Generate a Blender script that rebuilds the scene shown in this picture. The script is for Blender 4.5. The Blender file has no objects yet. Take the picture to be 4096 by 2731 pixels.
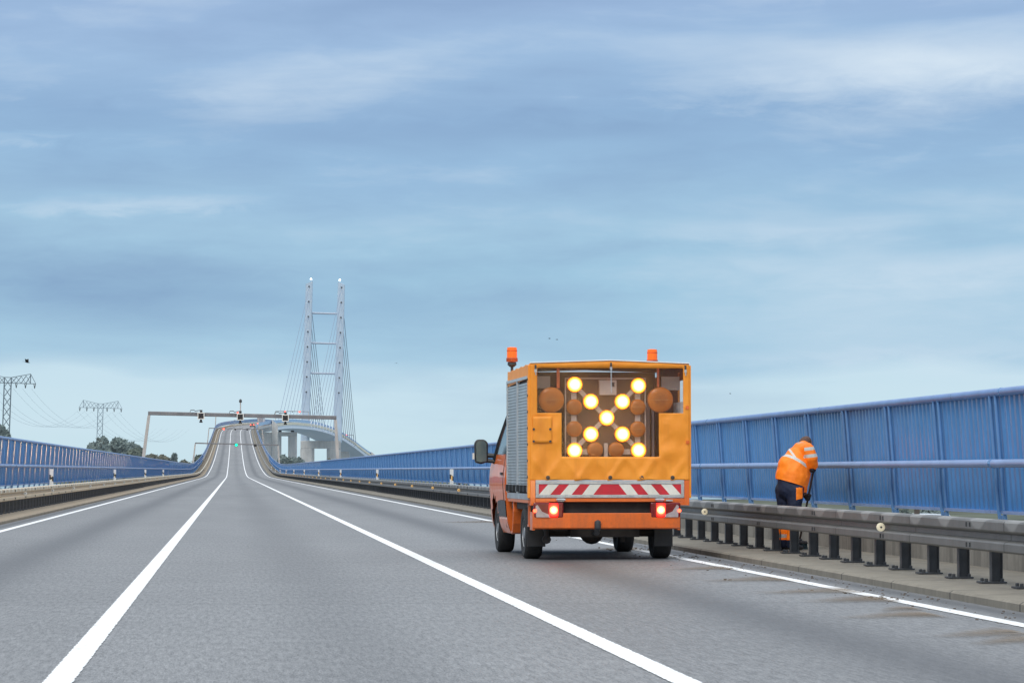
import bpy, bmesh, math, random
from mathutils import Vector, Matrix, noise
R = math.radians
random.seed(7)
sc = bpy.context.scene
col = sc.collection

# ------------------------------------------------------------------ camera frame
FPX = 12100.0
YAW, PITCH = 5.27, 2.44
CAMZ = 1.185
cam_d = bpy.data.cameras.new('camera'); cam = bpy.data.objects.new('camera', cam_d); col.objects.link(cam)
cam.location = (0, 0, CAMZ)
cam.rotation_euler = (R(90 + PITCH), 0, R(-YAW))
cam_d.sensor_width = 36; cam_d.lens = 36 * FPX / 4096
cam_d.clip_start = 0.1; cam_d.clip_end = 30000
sc.camera = cam
_f = Vector((math.sin(R(YAW)) * math.cos(R(PITCH)), math.cos(R(YAW)) * math.cos(R(PITCH)), math.sin(R(PITCH))))
_r = Vector((math.cos(R(YAW)), -math.sin(R(YAW)), 0)); _u = _r.cross(_f)
def at(u, v, Y):
    d = _f + _r * ((u - 2048) / FPX) + _u * ((1365.5 - v) / FPX)
    return Vector((0, 0, CAMZ)) + d * (Y / d.y)

sc.view_settings.view_transform = 'Standard'; sc.view_settings.look = 'None'
sc.view_settings.exposure = 0; sc.view_settings.gamma = 1
sc.render.resolution_x = 1024; sc.render.resolution_y = 682
sc.cycles.max_bounces = 8; sc.cycles.transparent_max_bounces = 16
sc.cycles.use_denoising = True
sc.cycles.sample_clamp_indirect = 4

# ------------------------------------------------------------------ node helpers
def nd(nt, t, **kw):
    n = nt.nodes.new(t)
    for k, v in kw.items():
        if k in n.inputs: n.inputs[k].default_value = v
        else: setattr(n, k, v)
    return n
def lk(nt, a, b): nt.links.new(a, b)
def mth(nt, op, a, b=None, clamp=False):
    n = nt.nodes.new('ShaderNodeMath'); n.operation = op; n.use_clamp = clamp
    for i, x in enumerate((a, b)):
        if x is None: continue
        if hasattr(x, 'is_linked'): lk(nt, x, n.inputs[i])
        else: n.inputs[i].default_value = x
    return n.outputs[0]
def ramp(nt, fac, stops, interp='LINEAR'):
    n = nt.nodes.new('ShaderNodeValToRGB'); cr = n.color_ramp; cr.interpolation = interp
    while len(cr.elements) < len(stops): cr.elements.new(0.5)
    for e, (p, c) in zip(cr.elements, stops):
        e.position = p; e.color = (c[0], c[1], c[2], 1) if hasattr(c, '__len__') else (c, c, c, 1)
    lk(nt, fac, n.inputs[0]); return n.outputs[0]
def mix(nt, fac, a, b, bt='MIX'):
    n = nt.nodes.new('ShaderNodeMix'); n.data_type = 'RGBA'; n.blend_type = bt
    for s, x in ((n.inputs[0], fac), (n.inputs[6], a), (n.inputs[7], b)):
        if hasattr(x, 'is_linked'): lk(nt, x, s)
        elif hasattr(x, '__len__'): s.default_value = (x[0], x[1], x[2], 1)
        else: s.default_value = x
    return n.outputs[2]
def tnoise(nt, vec, scale, detail=4, rough=0.55, dist=0):
    n = nt.nodes.new('ShaderNodeTexNoise'); n.inputs['Scale'].default_value = scale
    n.inputs['Detail'].default_value = detail; n.inputs['Roughness'].default_value = rough
    n.inputs['Distortion'].default_value = dist
    if vec is not None: lk(nt, vec, n.inputs['Vector'])
    return n.outputs['Fac']
def mapv(nt, vec, scale=(1, 1, 1), rot=(0, 0, 0), loc=(0, 0, 0)):
    n = nt.nodes.new('ShaderNodeMapping'); n.inputs['Scale'].default_value = scale
    n.inputs['Rotation'].default_value = rot; n.inputs['Location'].default_value = loc
    lk(nt, vec, n.inputs['Vector']); return n.outputs[0]
def new_mat(name):
    m = bpy.data.materials.new(name); m.use_nodes = True
    nt = m.node_tree; b = nt.nodes['Principled BSDF']
    return m, nt, b
def simple(name, c, rough=0.5, metal=0, var=0.15, scale=6, bump=0, coat=0, spec=0.5, coord='Object', stretch=(1, 1, 1)):
    m, nt, b = new_mat(name)
    tc = nd(nt, 'ShaderNodeTexCoord')
    v = mapv(nt, tc.outputs[coord], stretch)
    f = tnoise(nt, v, scale, 5, 0.6)
    lo = [x * (1 - var) for x in c]; hi = [min(1, x * (1 + var)) for x in c]
    lk(nt, ramp(nt, f, [(0.3, lo), (0.7, hi)]), b.inputs['Base Color'])
    f2 = tnoise(nt, v, scale * 3.1, 3)
    lk(nt, mth(nt, 'ADD', mth(nt, 'MULTIPLY', f2, 0.25), rough - 0.12, True), b.inputs['Roughness'])
    b.inputs['Metallic'].default_value = metal
    b.inputs['Coat Weight'].default_value = coat
    b.inputs['Specular IOR Level'].default_value = spec
    if bump:
        bn = nd(nt, 'ShaderNodeBump'); bn.inputs['Strength'].default_value = bump; bn.inputs['Distance'].default_value = 0.01
        lk(nt, f2, bn.inputs['Height']); lk(nt, bn.outputs[0], b.inputs['Normal'])
    return m
def emis(name, c, s):
    m, nt, b = new_mat(name)
    b.inputs['Base Color'].default_value = (*c, 1)
    b.inputs['Emission Color'].default_value = (*c, 1); b.inputs['Emission Strength'].default_value = s
    return m

# ------------------------------------------------------------------ mesh helpers
class MB:
    def __init__(s): s.v = []; s.f = []; s.m = []; s.uv = None
    def add(s, vs, fs, mi=0):
        o = len(s.v); s.v += [tuple(p) for p in vs]
        for f in fs: s.f.append(tuple(i + o for i in f)); s.m.append(mi)
    def box(s, c, d, mi=0, M=None):
        x, y, z = d[0] / 2, d[1] / 2, d[2] / 2
        vs = [Vector((sx * x, sy * y, sz * z)) for sz in (-1, 1) for sy in (-1, 1) for sx in (-1, 1)]
        if M is not None: vs = [M @ p for p in vs]
        vs = [p + Vector(c) for p in vs]
        s.add(vs, [(0, 2, 3, 1), (4, 5, 7, 6), (0, 1, 5, 4), (2, 6, 7, 3), (0, 4, 6, 2), (1, 3, 7, 5)], mi)
    def b2(s, x0, x1, y0, y1, z0, z1, mi=0):
        s.box(((x0 + x1) / 2, (y0 + y1) / 2, (z0 + z1) / 2), (x1 - x0, y1 - y0, z1 - z0), mi)
    def tube(s, pts, r, n=8, mi=0, caps=True):
        pts = [Vector(p) for p in pts]; rings = []
        rr = r if hasattr(r, '__len__') else [r] * len(pts)
        for i, p in enumerate(pts):
            a = pts[max(i - 1, 0)]; b = pts[min(i + 1, len(pts) - 1)]
            t = (b - a).normalized()
            h = Vector((0, 0, 1)) if abs(t.z) < 0.9 else Vector((1, 0, 0))
            e1 = t.cross(h).normalized(); e2 = t.cross(e1)
            rings.append([p + (e1 * math.cos(2 * math.pi * k / n) + e2 * math.sin(2 * math.pi * k / n)) * rr[i] for k in range(n)])
        vs = [q for rg in rings for q in rg]; fs = []
        for i in range(len(pts) - 1):
            for k in range(n):
                a, b = i * n + k, i * n + (k + 1) % n
                fs.append((a, b, b + n, a + n))
        if caps:
            fs.append(tuple(range(n - 1, -1, -1))); fs.append(tuple((len(pts) - 1) * n + k for k in range(n)))
        s.add(vs, fs, mi)
    def lathe(s, prof, c, axis='z', n=20, mi=0):
        # prof: (radius, height) list
        vs = []; fs = []
        for (r, h) in prof:
            for k in range(n):
                a = 2 * math.pi * k / n; x, y = r * math.cos(a), r * math.sin(a)
                p = {'z': (x, y, h), 'y': (x, h, y), 'x': (h, x, y)}[axis]
                vs.append(Vector(p) + Vector(c))
        for i in range(len(prof) - 1):
            for k in range(n):
                a, b = i * n + k, i * n + (k + 1) % n
                fs.append((a, b, b + n, a + n))
        fs.append(tuple(range(n - 1, -1, -1))); fs.append(tuple((len(prof) - 1) * n + k for k in range(n)))
        s.add(vs, fs, mi)
    def prism(s, poly, axis, a, b, mi=0):
        # poly: 2D points; axis the extrusion axis
        def P(p, t): return {'x': (t, p[0], p[1]), 'y': (p[0], t, p[1]), 'z': (p[0], p[1], t)}[axis]
        n = len(poly); vs = [P(p, a) for p in poly] + [P(p, b) for p in poly]
        fs = [(i, (i + 1) % n, (i + 1) % n + n, i + n) for i in range(n)]
        fs += [tuple(range(n - 1, -1, -1)), tuple(range(n, 2 * n))]
        s.add(vs, fs, mi)
    def build(s, name, mats, parent=None, smooth=False, bevel=0, loc=None, fixn=True):
        me = bpy.data.meshes.new(name); me.from_pydata(s.v, [], s.f)
        mats = mats if isinstance(mats, (list, tuple)) else [mats]
        for m in mats: me.materials.append(m)
        for p, mi in zip(me.polygons, s.m): p.material_index = mi; p.use_smooth = smooth
        if fixn:
            bm = bmesh.new(); bm.from_mesh(me); bmesh.ops.recalc_face_normals(bm, faces=bm.faces); bm.to_mesh(me); bm.free()
        if s.uv is not None:
            ul = me.uv_layers.new(name='UVMap')
            for lp in me.loops: ul.data[lp.index].uv = s.uv[lp.vertex_index]
        me.update()
        o = bpy.data.objects.new(name, me); col.objects.link(o)
        if parent is not None: o.parent = parent
        if loc is not None: o.location = loc
        if smooth: auto_smooth(o)
        if bevel:
            md = o.modifiers.new('bevel', 'BEVEL'); md.width = bevel; md.segments = 2; md.limit_method = 'ANGLE'; md.angle_limit = R(40)
        return o
def auto_smooth(o, ang=40):
    me = o.data
    bm = bmesh.new(); bm.from_mesh(me)
    for e in bm.edges:
        if len(e.link_faces) == 2: e.smooth = e.calc_face_angle(0) < R(ang)
    bm.to_mesh(me); bm.free()
def tag(o, label=None, cat=None, group=None, kind=None):
    if label: o['label'] = label
    if cat: o['category'] = cat
    if group: o['group'] = group
    if kind: o['kind'] = kind
    return o
def thing(name, label, cat, loc=(0, 0, 0), rot=(0, 0, 0), group=None):
    o = bpy.data.objects.new(name, None); col.objects.link(o); o.location = loc; o.rotation_euler = rot
    o.empty_display_size = 0.1
    return tag(o, label, cat, group)
def clone(o, parent, loc=None, rot=None):
    c = o.copy(); col.objects.link(c); c.parent = parent
    if loc is not None: c.location = loc
    if rot is not None: c.rotation_euler = rot
    return c
def clone_tree(root, loc, label, rot=None):
    def kids(src, dst):
        for ch in [x for x in col.objects if x.parent == src]:
            c = ch.copy(); col.objects.link(c); c.parent = dst; kids(ch, c)
    r = root.copy(); col.objects.link(r); r.location = loc; r['label'] = label
    if rot is not None: r.rotation_euler = rot
    kids(root, r); return r

# ------------------------------------------------------------------ the road's line
def pchip(xs, ys):
    n = len(xs); h = [xs[i + 1] - xs[i] for i in range(n - 1)]; dl = [(ys[i + 1] - ys[i]) / h[i] for i in range(n - 1)]
    m = [dl[0]] + [0 if dl[i - 1] * dl[i] <= 0 else 2 * dl[i - 1] * dl[i] / (dl[i - 1] + dl[i]) for i in range(1, n - 1)] + [dl[-1]]
    def f(x):
        i = 0
        while i < n - 2 and x > xs[i + 1]: i += 1
        t = (x - xs[i]) / h[i]
        a, b = ys[i], ys[i + 1]
        return (2 * t**3 - 3 * t**2 + 1) * a + (t**3 - 2 * t**2 + t) * h[i] * m[i] + (-2 * t**3 + 3 * t**2) * b + (t**3 - t**2) * h[i] * m[i + 1]
    return f
ZF = pchip([-60, 0, 400, 480, 540, 590, 656, 713, 775, 830, 900, 965, 1040, 1107, 1165, 1230, 1290, 1350, 1450, 1530, 1600, 1650, 1750, 1850, 1950, 2100, 2400],
           [0, 0, .05, .09, .32, .86, 1.85, 2.98, 4.4, 5.85, 7.8, 9.75, 12.2, 14.5, 16.3, 18.2, 19.9, 21.4, 23.5, 23.9, 23.2, 21.9, 17.2, 11.2, 6.5, 3.0, 1.0])
XF = pchip([-60, 0, 480, 600, 800, 1000, 1100, 1165, 1230, 1290, 1350, 1450, 1550, 1650, 1750, 1850, 2000, 2400],
           [.78, .78, .74, .72, .79, .88, .95, 1.25, 2.5, 6.0, 11.0, 22.2, 34.8, 48, 61.2, 74.6, 96, 155])
def P(off, z, d):
    s = (XF(d + 2) - XF(d - 2)) / 4; L = math.sqrt(1 + s * s)
    return Vector((XF(d) + off / L, d - off * s / L, ZF(d) + z))
def ds(a, b):
    out = [a]; d = a
    while d < b - 1e-6:
        st = 8 if d < 440 else (5 if d < 700 else 8)
        d = min(b, d + st); out.append(d)
    if len(out) > 2 and out[-1] - out[-2] < 1: out.pop(-2)
    return out
def sweep(prof, d0, d1, closed=True, mb=None, mi=0, caps=True):
    mb = mb or MB(); D = ds(d0, d1); n = len(prof)
    vs = [P(o, z, d) for d in D for (o, z) in prof]; fs = []
    for i in range(len(D) - 1):
        for k in range(n if closed else n - 1):
            a, b = i * n + k, i * n + (k + 1) % n
            fs.append((a, b, b + n, a + n))
    if closed and caps:
        fs.append(tuple(range(n - 1, -1, -1))); fs.append(tuple((len(D) - 1) * n + k for k in range(n)))
    mb.add(vs, fs, mi)
    if mb.uv is None: mb.uv = []
    mb.uv += [(o, d) for d in D for (o, z) in prof]
    return mb
def circ(o, z, r, n=10): return [(o + r * math.cos(2 * math.pi * k / n), z + r * math.sin(2 * math.pi * k / n)) for k in range(n)]

# ------------------------------------------------------------------ world
w = bpy.data.worlds.new('World'); sc.world = w; w.use_nodes = True
def build_world():
    nt = w.node_tree; nt.nodes.clear()
    out = nd(nt, 'ShaderNodeOutputWorld'); bg = nd(nt, 'ShaderNodeBackground')
    tc = nd(nt, 'ShaderNodeTexCoord'); sep = nd(nt, 'ShaderNodeSeparateXYZ'); lk(nt, tc.outputs['Generated'], sep.inputs[0])
    el = mth(nt, 'MULTIPLY', mth(nt, 'ARCSINE', sep.outputs[2]), 57.2958)
    az = mth(nt, 'MULTIPLY', mth(nt, 'ARCTAN2', sep.outputs[0], sep.outputs[1]), 57.2958)
    cmb = nd(nt, 'ShaderNodeCombineXYZ'); lk(nt, az, cmb.inputs[0]); lk(nt, el, cmb.inputs[1])
    V = cmb.outputs[0]
    # warped elevation, so that the bands of cloud are not level
    wn = tnoise(nt, mapv(nt, V, (0.12, 0.5, 1), (0, 0, R(-3)), (3.1, 0.7, 0)), 1.0, 3, 0.5)
    e2 = mth(nt, 'ADD', el, mth(nt, 'MULTIPLY', mth(nt, 'SUBTRACT', wn, 0.5), 2.2))
    def S(r, g, b): return [((x / 255 + 0.055) / 1.055) ** 2.4 for x in (r, g, b)]
    base = ramp(nt, mth(nt, 'DIVIDE', e2, 10.0, True), [
        (0.0, S(204, 231, 240)), (0.08, S(208, 234, 245)), (0.16, S(204, 231, 245)), (0.205, S(174, 210, 233)), (0.34, S(164, 204, 230)),
        (0.46, S(166, 203, 230)), (0.58, S(155, 192, 226)), (0.68, S(148, 183, 220)), (0.80, S(161, 193, 228)), (0.9, S(157, 186, 224)), (1.0, S(148, 175, 215))])
    # streaks and soft billows
    n1 = tnoise(nt, mapv(nt, V, (0.16, 1.05, 1), (0, 0, R(-4)), (1.7, 4.2, 0)), 1.0, 6, 0.58, 0.3)
    n2 = tnoise(nt, mapv(nt, V, (0.09, 0.32, 1), (0, 0, R(6)), (7.3, 2.2, 0)), 1.0, 4, 0.5, 0.2)
    n3 = tnoise(nt, mapv(nt, V, (0.8, 2.6, 1), (0, 0, R(-3)), (0.3, 9.2, 0)), 1.0, 6, 0.62, 0.6)
    s = mth(nt, 'ADD', mth(nt, 'MULTIPLY', mth(nt, 'SUBTRACT', n1, 0.5), 0.75), mth(nt, 'MULTIPLY', mth(nt, 'SUBTRACT', n2, 0.5), 1.5))
    s = mth(nt, 'ADD', s, mth(nt, 'MULTIPLY', mth(nt, 'SUBTRACT', n3, 0.5), 0.22))
    low = ramp(nt, mth(nt, 'DIVIDE', el, 10.0, True), [(0.0, 0.25), (0.2, 0.55), (0.4, 1.0), (1, 1.0)])
    s = mth(nt, 'MULTIPLY', s, low)
    # a brighter break in the cloud, high on the right
    wv = mth(nt, 'ADD', el, mth(nt, 'MULTIPLY', mth(nt, 'SUBTRACT', n3, 0.5), 0.55))
    wv = mth(nt, 'SUBTRACT', wv, mth(nt, 'MULTIPLY', az, 0.03))
    for (a0, e0, wa, we, am) in ((14.0, 7.6, 4.2, .62, .52), (8.6, 7.5, 3.2, .6, .14), (-4.2, 6.2, 2.2, .16, .24), (-2.4, 4.98, 3.0, .15, .26), (13.6, 3.8, 2.4, .3, .16),
                                 (9.3, 4.5, 3.6, .2, .14), (1.8, 8.3, 3.4, .7, .10), (12.5, 2.2, 3.5, .15, .14), (-3.4, 8.0, 3.4, .9, -.12), (6.0, 6.45, 4.6, .28, -.20),
                                 (-2.2, 6.7, 2.8, .28, -.16), (-.5, 5.6, 2.6, .28, -.12), (-3.2, 3.1, 3.4, .9, -.20), (12.6, 5.7, 3.4, .7, -.10), (5.6, 3.2, 4.0, .3, -.08), (15, 8.75, 4, .25, -.12)):
        dx = mth(nt, 'DIVIDE', mth(nt, 'SUBTRACT', az, a0), wa); dy = mth(nt, 'DIVIDE', mth(nt, 'SUBTRACT', wv, e0 - .03 * a0), we)
        br = mth(nt, 'POWER', 2.718, mth(nt, 'MULTIPLY', mth(nt, 'ADD', mth(nt, 'MULTIPLY', dx, dx), mth(nt, 'MULTIPLY', dy, dy)), -1.0))
        s = mth(nt, 'ADD', s, mth(nt, 'MULTIPLY', br, am))
    hi = mix(nt, mth(nt, 'MULTIPLY', s, 1.5, True), base, S(220, 236, 250))
    c = mix(nt, mth(nt, 'MULTIPLY', s, -1.3, True), hi, S(126, 157, 198))
    # overcast: brighter and whiter towards the zenith
    up = ramp(nt, mth(nt, 'DIVIDE', el, 90.0, True), [(0.0, 0.0), (0.11, 0.0), (0.3, 0.55), (1.0, 1.0)])
    c = mix(nt, up, c, (1.60, 1.66, 1.66))
    # narrow warm glow added behind the viewer, to glint on the left posts
    az2 = mth(nt, 'MODULO', mth(nt, 'ADD', az, 360.0), 360.0)
    ga = ramp(nt, mth(nt, 'DIVIDE', mth(nt, 'ABSOLUTE', mth(nt, 'SUBTRACT', az2, 177.0)), 6.5, True), [(0.0, 1.0), (0.5, 0.8), (1.0, 0.0)])
    ge = ramp(nt, mth(nt, 'DIVIDE', mth(nt, 'ABSOLUTE', el), 4.0, True), [(0.0, 1.0), (0.07, 0.55), (0.18, 0.14), (0.5, .03), (1.0, 0.0)])
    glow = mth(nt, 'MULTIPLY', ga, ge)
    c = mix(nt, glow, c, (58.0, 38.0, 16.0))
    # below the horizon
    c = mix(nt, mth(nt, 'MULTIPLY', mth(nt, 'ADD', el, 0.6), -2.0, True), c, (0.12, 0.14, 0.15))
    lk(nt, c, bg.inputs['Color']); bg.inputs['Strength'].default_value = 1.0
    sky = nd(nt, 'ShaderNodeTexSky'); sky.sky_type = 'NISHITA'; sky.sun_disc = False
    sky.sun_elevation = R(42); sky.sun_rotation = R(205); sky.air_density = 1.6; sky.dust_density = 4
    bg2 = nd(nt, 'ShaderNodeBackground'); lk(nt, sky.outputs[0], bg2.inputs['Color']); bg2.inputs['Strength'].default_value = 0.05
    ms = nd(nt, 'ShaderNodeMixShader'); ms.inputs[0].default_value = 0.93
    lk(nt, bg2.outputs[0], ms.inputs[1]); lk(nt, bg.outputs[0], ms.inputs[2]); lk(nt, ms.outputs[0], out.inputs[0])
build_world()
sun_d = bpy.data.lights.new('sun', 'SUN'); sun_d.energy = 1.25; sun_d.angle = R(20); sun_d.color = (1, .95, .88)
sun = bpy.data.objects.new('sun', sun_d); col.objects.link(sun)
# sky rotation 205 deg: the sun stands behind the viewer, a little to the left
_sd = Vector((math.sin(R(205)) * math.cos(R(42)), math.cos(R(205)) * math.cos(R(42)), math.sin(R(42))))
sun.rotation_euler = (-_sd).to_track_quat('-Z', 'Y').to_euler()

# ------------------------------------------------------------------ materials
def asphalt_mat():
    m, nt, b = new_mat('asphalt')
    uv = nd(nt, 'ShaderNodeUVMap'); V = uv.outputs[0]
    sep = nd(nt, 'ShaderNodeSeparateXYZ'); lk(nt, V, sep.inputs[0]); x = sep.outputs[0]
    wob = mth(nt, 'MULTIPLY', mth(nt, 'SUBTRACT', tnoise(nt, mapv(nt, V, (0, .02, 1)), 1, 2), .5), 0.35)
    xw = mth(nt, 'ADD', x, wob)
    def band(c, wd):
        t = mth(nt, 'DIVIDE', mth(nt, 'SUBTRACT', xw, c), wd)
        return mth(nt, 'POWER', 2.718, mth(nt, 'MULTIPLY', mth(nt, 'MULTIPLY', t, t), -1))
    g = tnoise(nt, mapv(nt, V, (1, .10, 1)), 27, 4, .78)
    gf = tnoise(nt, mapv(nt, V, (1, .15, 1)), 85, 2, .8)
    big = tnoise(nt, mapv(nt, V, (.5, .06, 1)), 1, 5, .6)
    cross = tnoise(nt, mapv(nt, V, (.05, .5, 1)), 1, 4, .65)
    c = ramp(nt, g, [(.36, (.082, .083, .085)), (.5, (.185, .187, .192)), (.66, (.30, .303, .31))])
    c = mix(nt, .45, c, ramp(nt, gf, [(.34, (.085, .086, .088)), (.66, (.31, .313, .32))]))
    c = mix(nt, 1, c, ramp(nt, big, [(.3, .90), (.7, 1.09)]), 'MULTIPLY')
    c = mix(nt, 1, c, ramp(nt, cross, [(.3, .95), (.7, 1.04)]), 'MULTIPLY')
    # paving bays: each lane was laid and repaired in lengths of slightly different tone
    fl = nd(nt, 'ShaderNodeCombineXYZ'); lk(nt, mth(nt, 'FLOOR', mth(nt, 'DIVIDE', mth(nt, 'ADD', x, 5.25), 3.5)), fl.inputs[0])
    sv = nd(nt, 'ShaderNodeSeparateXYZ'); lk(nt, V, sv.inputs[0]); yv = mth(nt, 'DIVIDE', sv.outputs[1], 27.0)
    lk(nt, mth(nt, 'FLOOR', yv), fl.inputs[1])
    wn = nd(nt, 'ShaderNodeTexWhiteNoise'); wn.noise_dimensions = '2D'; lk(nt, fl.outputs[0], wn.inputs['Vector'])
    c = mix(nt, 1, c, ramp(nt, wn.outputs['Value'], [(0, .94), (1, 1.05)]), 'MULTIPLY')
    jl = mth(nt, 'LESS_THAN', mth(nt, 'FRACT', yv), .0035)
    c = mix(nt, mth(nt, 'MULTIPLY', jl, .25), c, (.06, .06, .062))
    dk = mth(nt, 'ADD', mth(nt, 'MULTIPLY', band(-3.55, .48), .6), mth(nt, 'MULTIPLY', band(3.45, .48), .62))
    dk = mth(nt, 'ADD', dk, mth(nt, 'MULTIPLY', band(.05, .5), .26))
    dk = mth(nt, 'ADD', dk, mth(nt, 'MULTIPLY', mth(nt, 'ADD', band(5.62, .16), band(-5.62, .16)), .85))
    sh = mth(nt, 'MULTIPLY', mth(nt, 'ADD', band(0.95, .3), band(-.9, .3)), -.06)
    dk = mth(nt, 'ADD', dk, sh)
    c = mix(nt, mth(nt, 'MULTIPLY', dk, mth(nt, 'ADD', mth(nt, 'MULTIPLY', big, .7), .6), True), c, (.045, .047, .052))
    lk(nt, c, b.inputs['Base Color']); b.inputs['Roughness'].default_value = .55
    b.inputs['Specular IOR Level'].default_value = .42
    bn = nd(nt, 'ShaderNodeBump'); bn.inputs['Strength'].default_value = .5; bn.inputs['Distance'].default_value = .004
    lk(nt, gf, bn.inputs['Height']); lk(nt, bn.outputs[0], b.inputs['Normal'])
    return m
def paint_mat():
    m, nt, b = new_mat('road_paint')
    uv = nd(nt, 'ShaderNodeUVMap'); V = nd(nt, 'ShaderNodeTexCoord').outputs['Object']
    su = nd(nt, 'ShaderNodeSeparateXYZ'); lk(nt, uv.outputs[0], su.inputs[0])
    ed = mth(nt, 'ADD', mth(nt, 'ABSOLUTE', su.outputs[0]), mth(nt, 'MULTIPLY', mth(nt, 'SUBTRACT', tnoise(nt, mapv(nt, V, (20, 6, 1)), 1, 5, .75), .5), .5))
    al = ramp(nt, ed, [(.90, 1), (1.0, 0)]); lk(nt, al, b.inputs['Alpha'])
    g = tnoise(nt, V, 30, 4, .7); big = tnoise(nt, mapv(nt, V, (1, .25, 1)), 2.5, 6, .7)
    c = ramp(nt, g, [(.25, (.74, .75, .76)), (.55, (.88, .89, .90))])
    c = mix(nt, ramp(nt, big, [(.30, .45), (.40, 0)]), c, (.3, .3, .3))
    gr = tnoise(nt, mapv(nt, V, (6, .8, 1)), 1, 5, .7); c = mix(nt, ramp(nt, gr, [(.3, .2), (.5, 0)]), c, (.42, .42, .41))
    lk(nt, c, b.inputs['Base Color']); b.inputs['Roughness'].default_value = .6
    return m
def concrete_mat(name, c, streak=.3, joint=0, uvc=False, vs=1.0):
    m, nt, b = new_mat(name)
    tc = nd(nt, 'ShaderNodeTexCoord'); V = nd(nt, 'ShaderNodeUVMap').outputs[0] if uvc else tc.outputs['Object']
    a = tnoise(nt, V, .8 * vs, 6, .65); f = tnoise(nt, V, 9 * vs, 5, .7)
    st = tnoise(nt, mapv(nt, V, (3, 3, .15)), 1 * vs, 5, .6)
    cc = ramp(nt, a, [(.3, [x * .72 for x in c]), (.5, c), (.7, [min(1, x * 1.18) for x in c])])
    cc = mix(nt, .5, cc, ramp(nt, f, [(.3, [x * .7 for x in c]), (.7, [min(1, x * 1.25) for x in c])]))
    cc = mix(nt, mth(nt, 'MULTIPLY', ramp(nt, st, [(.45, 0), (.75, 1)]), streak), cc, [x * .4 for x in c])
    if joint:
        sep = nd(nt, 'ShaderNodeSeparateXYZ'); lk(nt, V, sep.inputs[0])
        y = mth(nt, 'FRACT', mth(nt, 'DIVIDE', sep.outputs[1], joint))
        cc = mix(nt, mth(nt, 'MULTIPLY', mth(nt, 'LESS_THAN', y, .03 / joint * 1.5), .7), cc, (.05, .045, .04))
    lk(nt, cc, b.inputs['Base Color']); b.inputs['Roughness'].default_value = .85
    bn = nd(nt, 'ShaderNodeBump'); bn.inputs['Strength'].default_value = .4; bn.inputs['Distance'].default_value = .01
    lk(nt, f, bn.inputs['Height']); lk(nt, bn.outputs[0], b.inputs['Normal'])
    return m
def rail_mat(name, cc):
    # weathered galvanised steel: dull streaks and paler patches where it washed clean
    m, nt, b = new_mat(name)
    uv = nd(nt, 'ShaderNodeUVMap'); V = uv.outputs[0]
    sep = nd(nt, 'ShaderNodeSeparateXYZ'); lk(nt, V, sep.inputs[0])
    tcz = nd(nt, 'ShaderNodeTexCoord'); sz = nd(nt, 'ShaderNodeSeparateXYZ'); lk(nt, tcz.outputs['Object'], sz.inputs[0])
    f = tnoise(nt, mapv(nt, V, (12, 2.5, 1)), 1, 6, .7); big = tnoise(nt, mapv(nt, V, (.3, .5, 1)), 1, 3, .6)
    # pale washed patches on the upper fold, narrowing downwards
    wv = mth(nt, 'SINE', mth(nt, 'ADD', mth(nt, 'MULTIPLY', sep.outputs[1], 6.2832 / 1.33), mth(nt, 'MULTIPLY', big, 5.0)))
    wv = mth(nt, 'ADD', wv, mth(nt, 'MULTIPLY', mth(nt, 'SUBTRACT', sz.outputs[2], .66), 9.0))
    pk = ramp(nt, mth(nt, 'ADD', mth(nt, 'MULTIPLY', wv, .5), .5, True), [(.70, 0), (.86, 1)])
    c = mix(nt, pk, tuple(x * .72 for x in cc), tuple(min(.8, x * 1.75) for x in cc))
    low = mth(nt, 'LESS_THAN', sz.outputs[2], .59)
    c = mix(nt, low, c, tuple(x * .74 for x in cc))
    c = mix(nt, .45, c, ramp(nt, f, [(.3, tuple(x * .5 for x in cc)), (.7, tuple(x * 1.1 for x in cc))]))
    y = mth(nt, 'FRACT', mth(nt, 'DIVIDE', sep.outputs[1], 4.0))
    c = mix(nt, mth(nt, 'MULTIPLY', mth(nt, 'LESS_THAN', y, .008), .8), c, (.04, .04, .04))
    lk(nt, c, b.inputs['Base Color']); b.inputs['Metallic'].default_value = .35
    b.inputs['Roughness'].default_value = .52
    return m
def hazy(m, e=.10, c=(.55, .70, .82)):  # aerial haze put in as a faint even glow of the material
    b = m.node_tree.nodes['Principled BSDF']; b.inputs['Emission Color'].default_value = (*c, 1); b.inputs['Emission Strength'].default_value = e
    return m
ASPH = asphalt_mat(); PAINT = paint_mat(); RAIL = rail_mat('galvanised_steel', (.225, .22, .21)); RAILW = rail_mat('warm_lit_galvanised_steel', (.80, .62, .40))  # left rail: warm light is put into the steel's colour
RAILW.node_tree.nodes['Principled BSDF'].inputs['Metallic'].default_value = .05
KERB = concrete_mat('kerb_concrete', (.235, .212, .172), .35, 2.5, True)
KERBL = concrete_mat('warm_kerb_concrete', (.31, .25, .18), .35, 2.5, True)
WALLC = concrete_mat('parapet_concrete', (.27, .25, .22), .9)
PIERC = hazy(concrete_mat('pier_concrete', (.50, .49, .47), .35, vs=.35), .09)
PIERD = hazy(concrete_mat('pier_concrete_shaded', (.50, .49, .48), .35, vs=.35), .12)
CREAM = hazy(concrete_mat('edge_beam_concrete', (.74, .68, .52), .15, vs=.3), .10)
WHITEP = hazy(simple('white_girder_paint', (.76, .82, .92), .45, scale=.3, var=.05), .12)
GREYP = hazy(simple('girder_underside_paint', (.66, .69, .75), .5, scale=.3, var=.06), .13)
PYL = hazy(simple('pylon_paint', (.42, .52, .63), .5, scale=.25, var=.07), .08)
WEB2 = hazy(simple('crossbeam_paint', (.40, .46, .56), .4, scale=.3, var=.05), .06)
CABLE = hazy(simple('stay_cable_sheath', (.17, .22, .32), .5, scale=.3, var=.05), .06)
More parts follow.
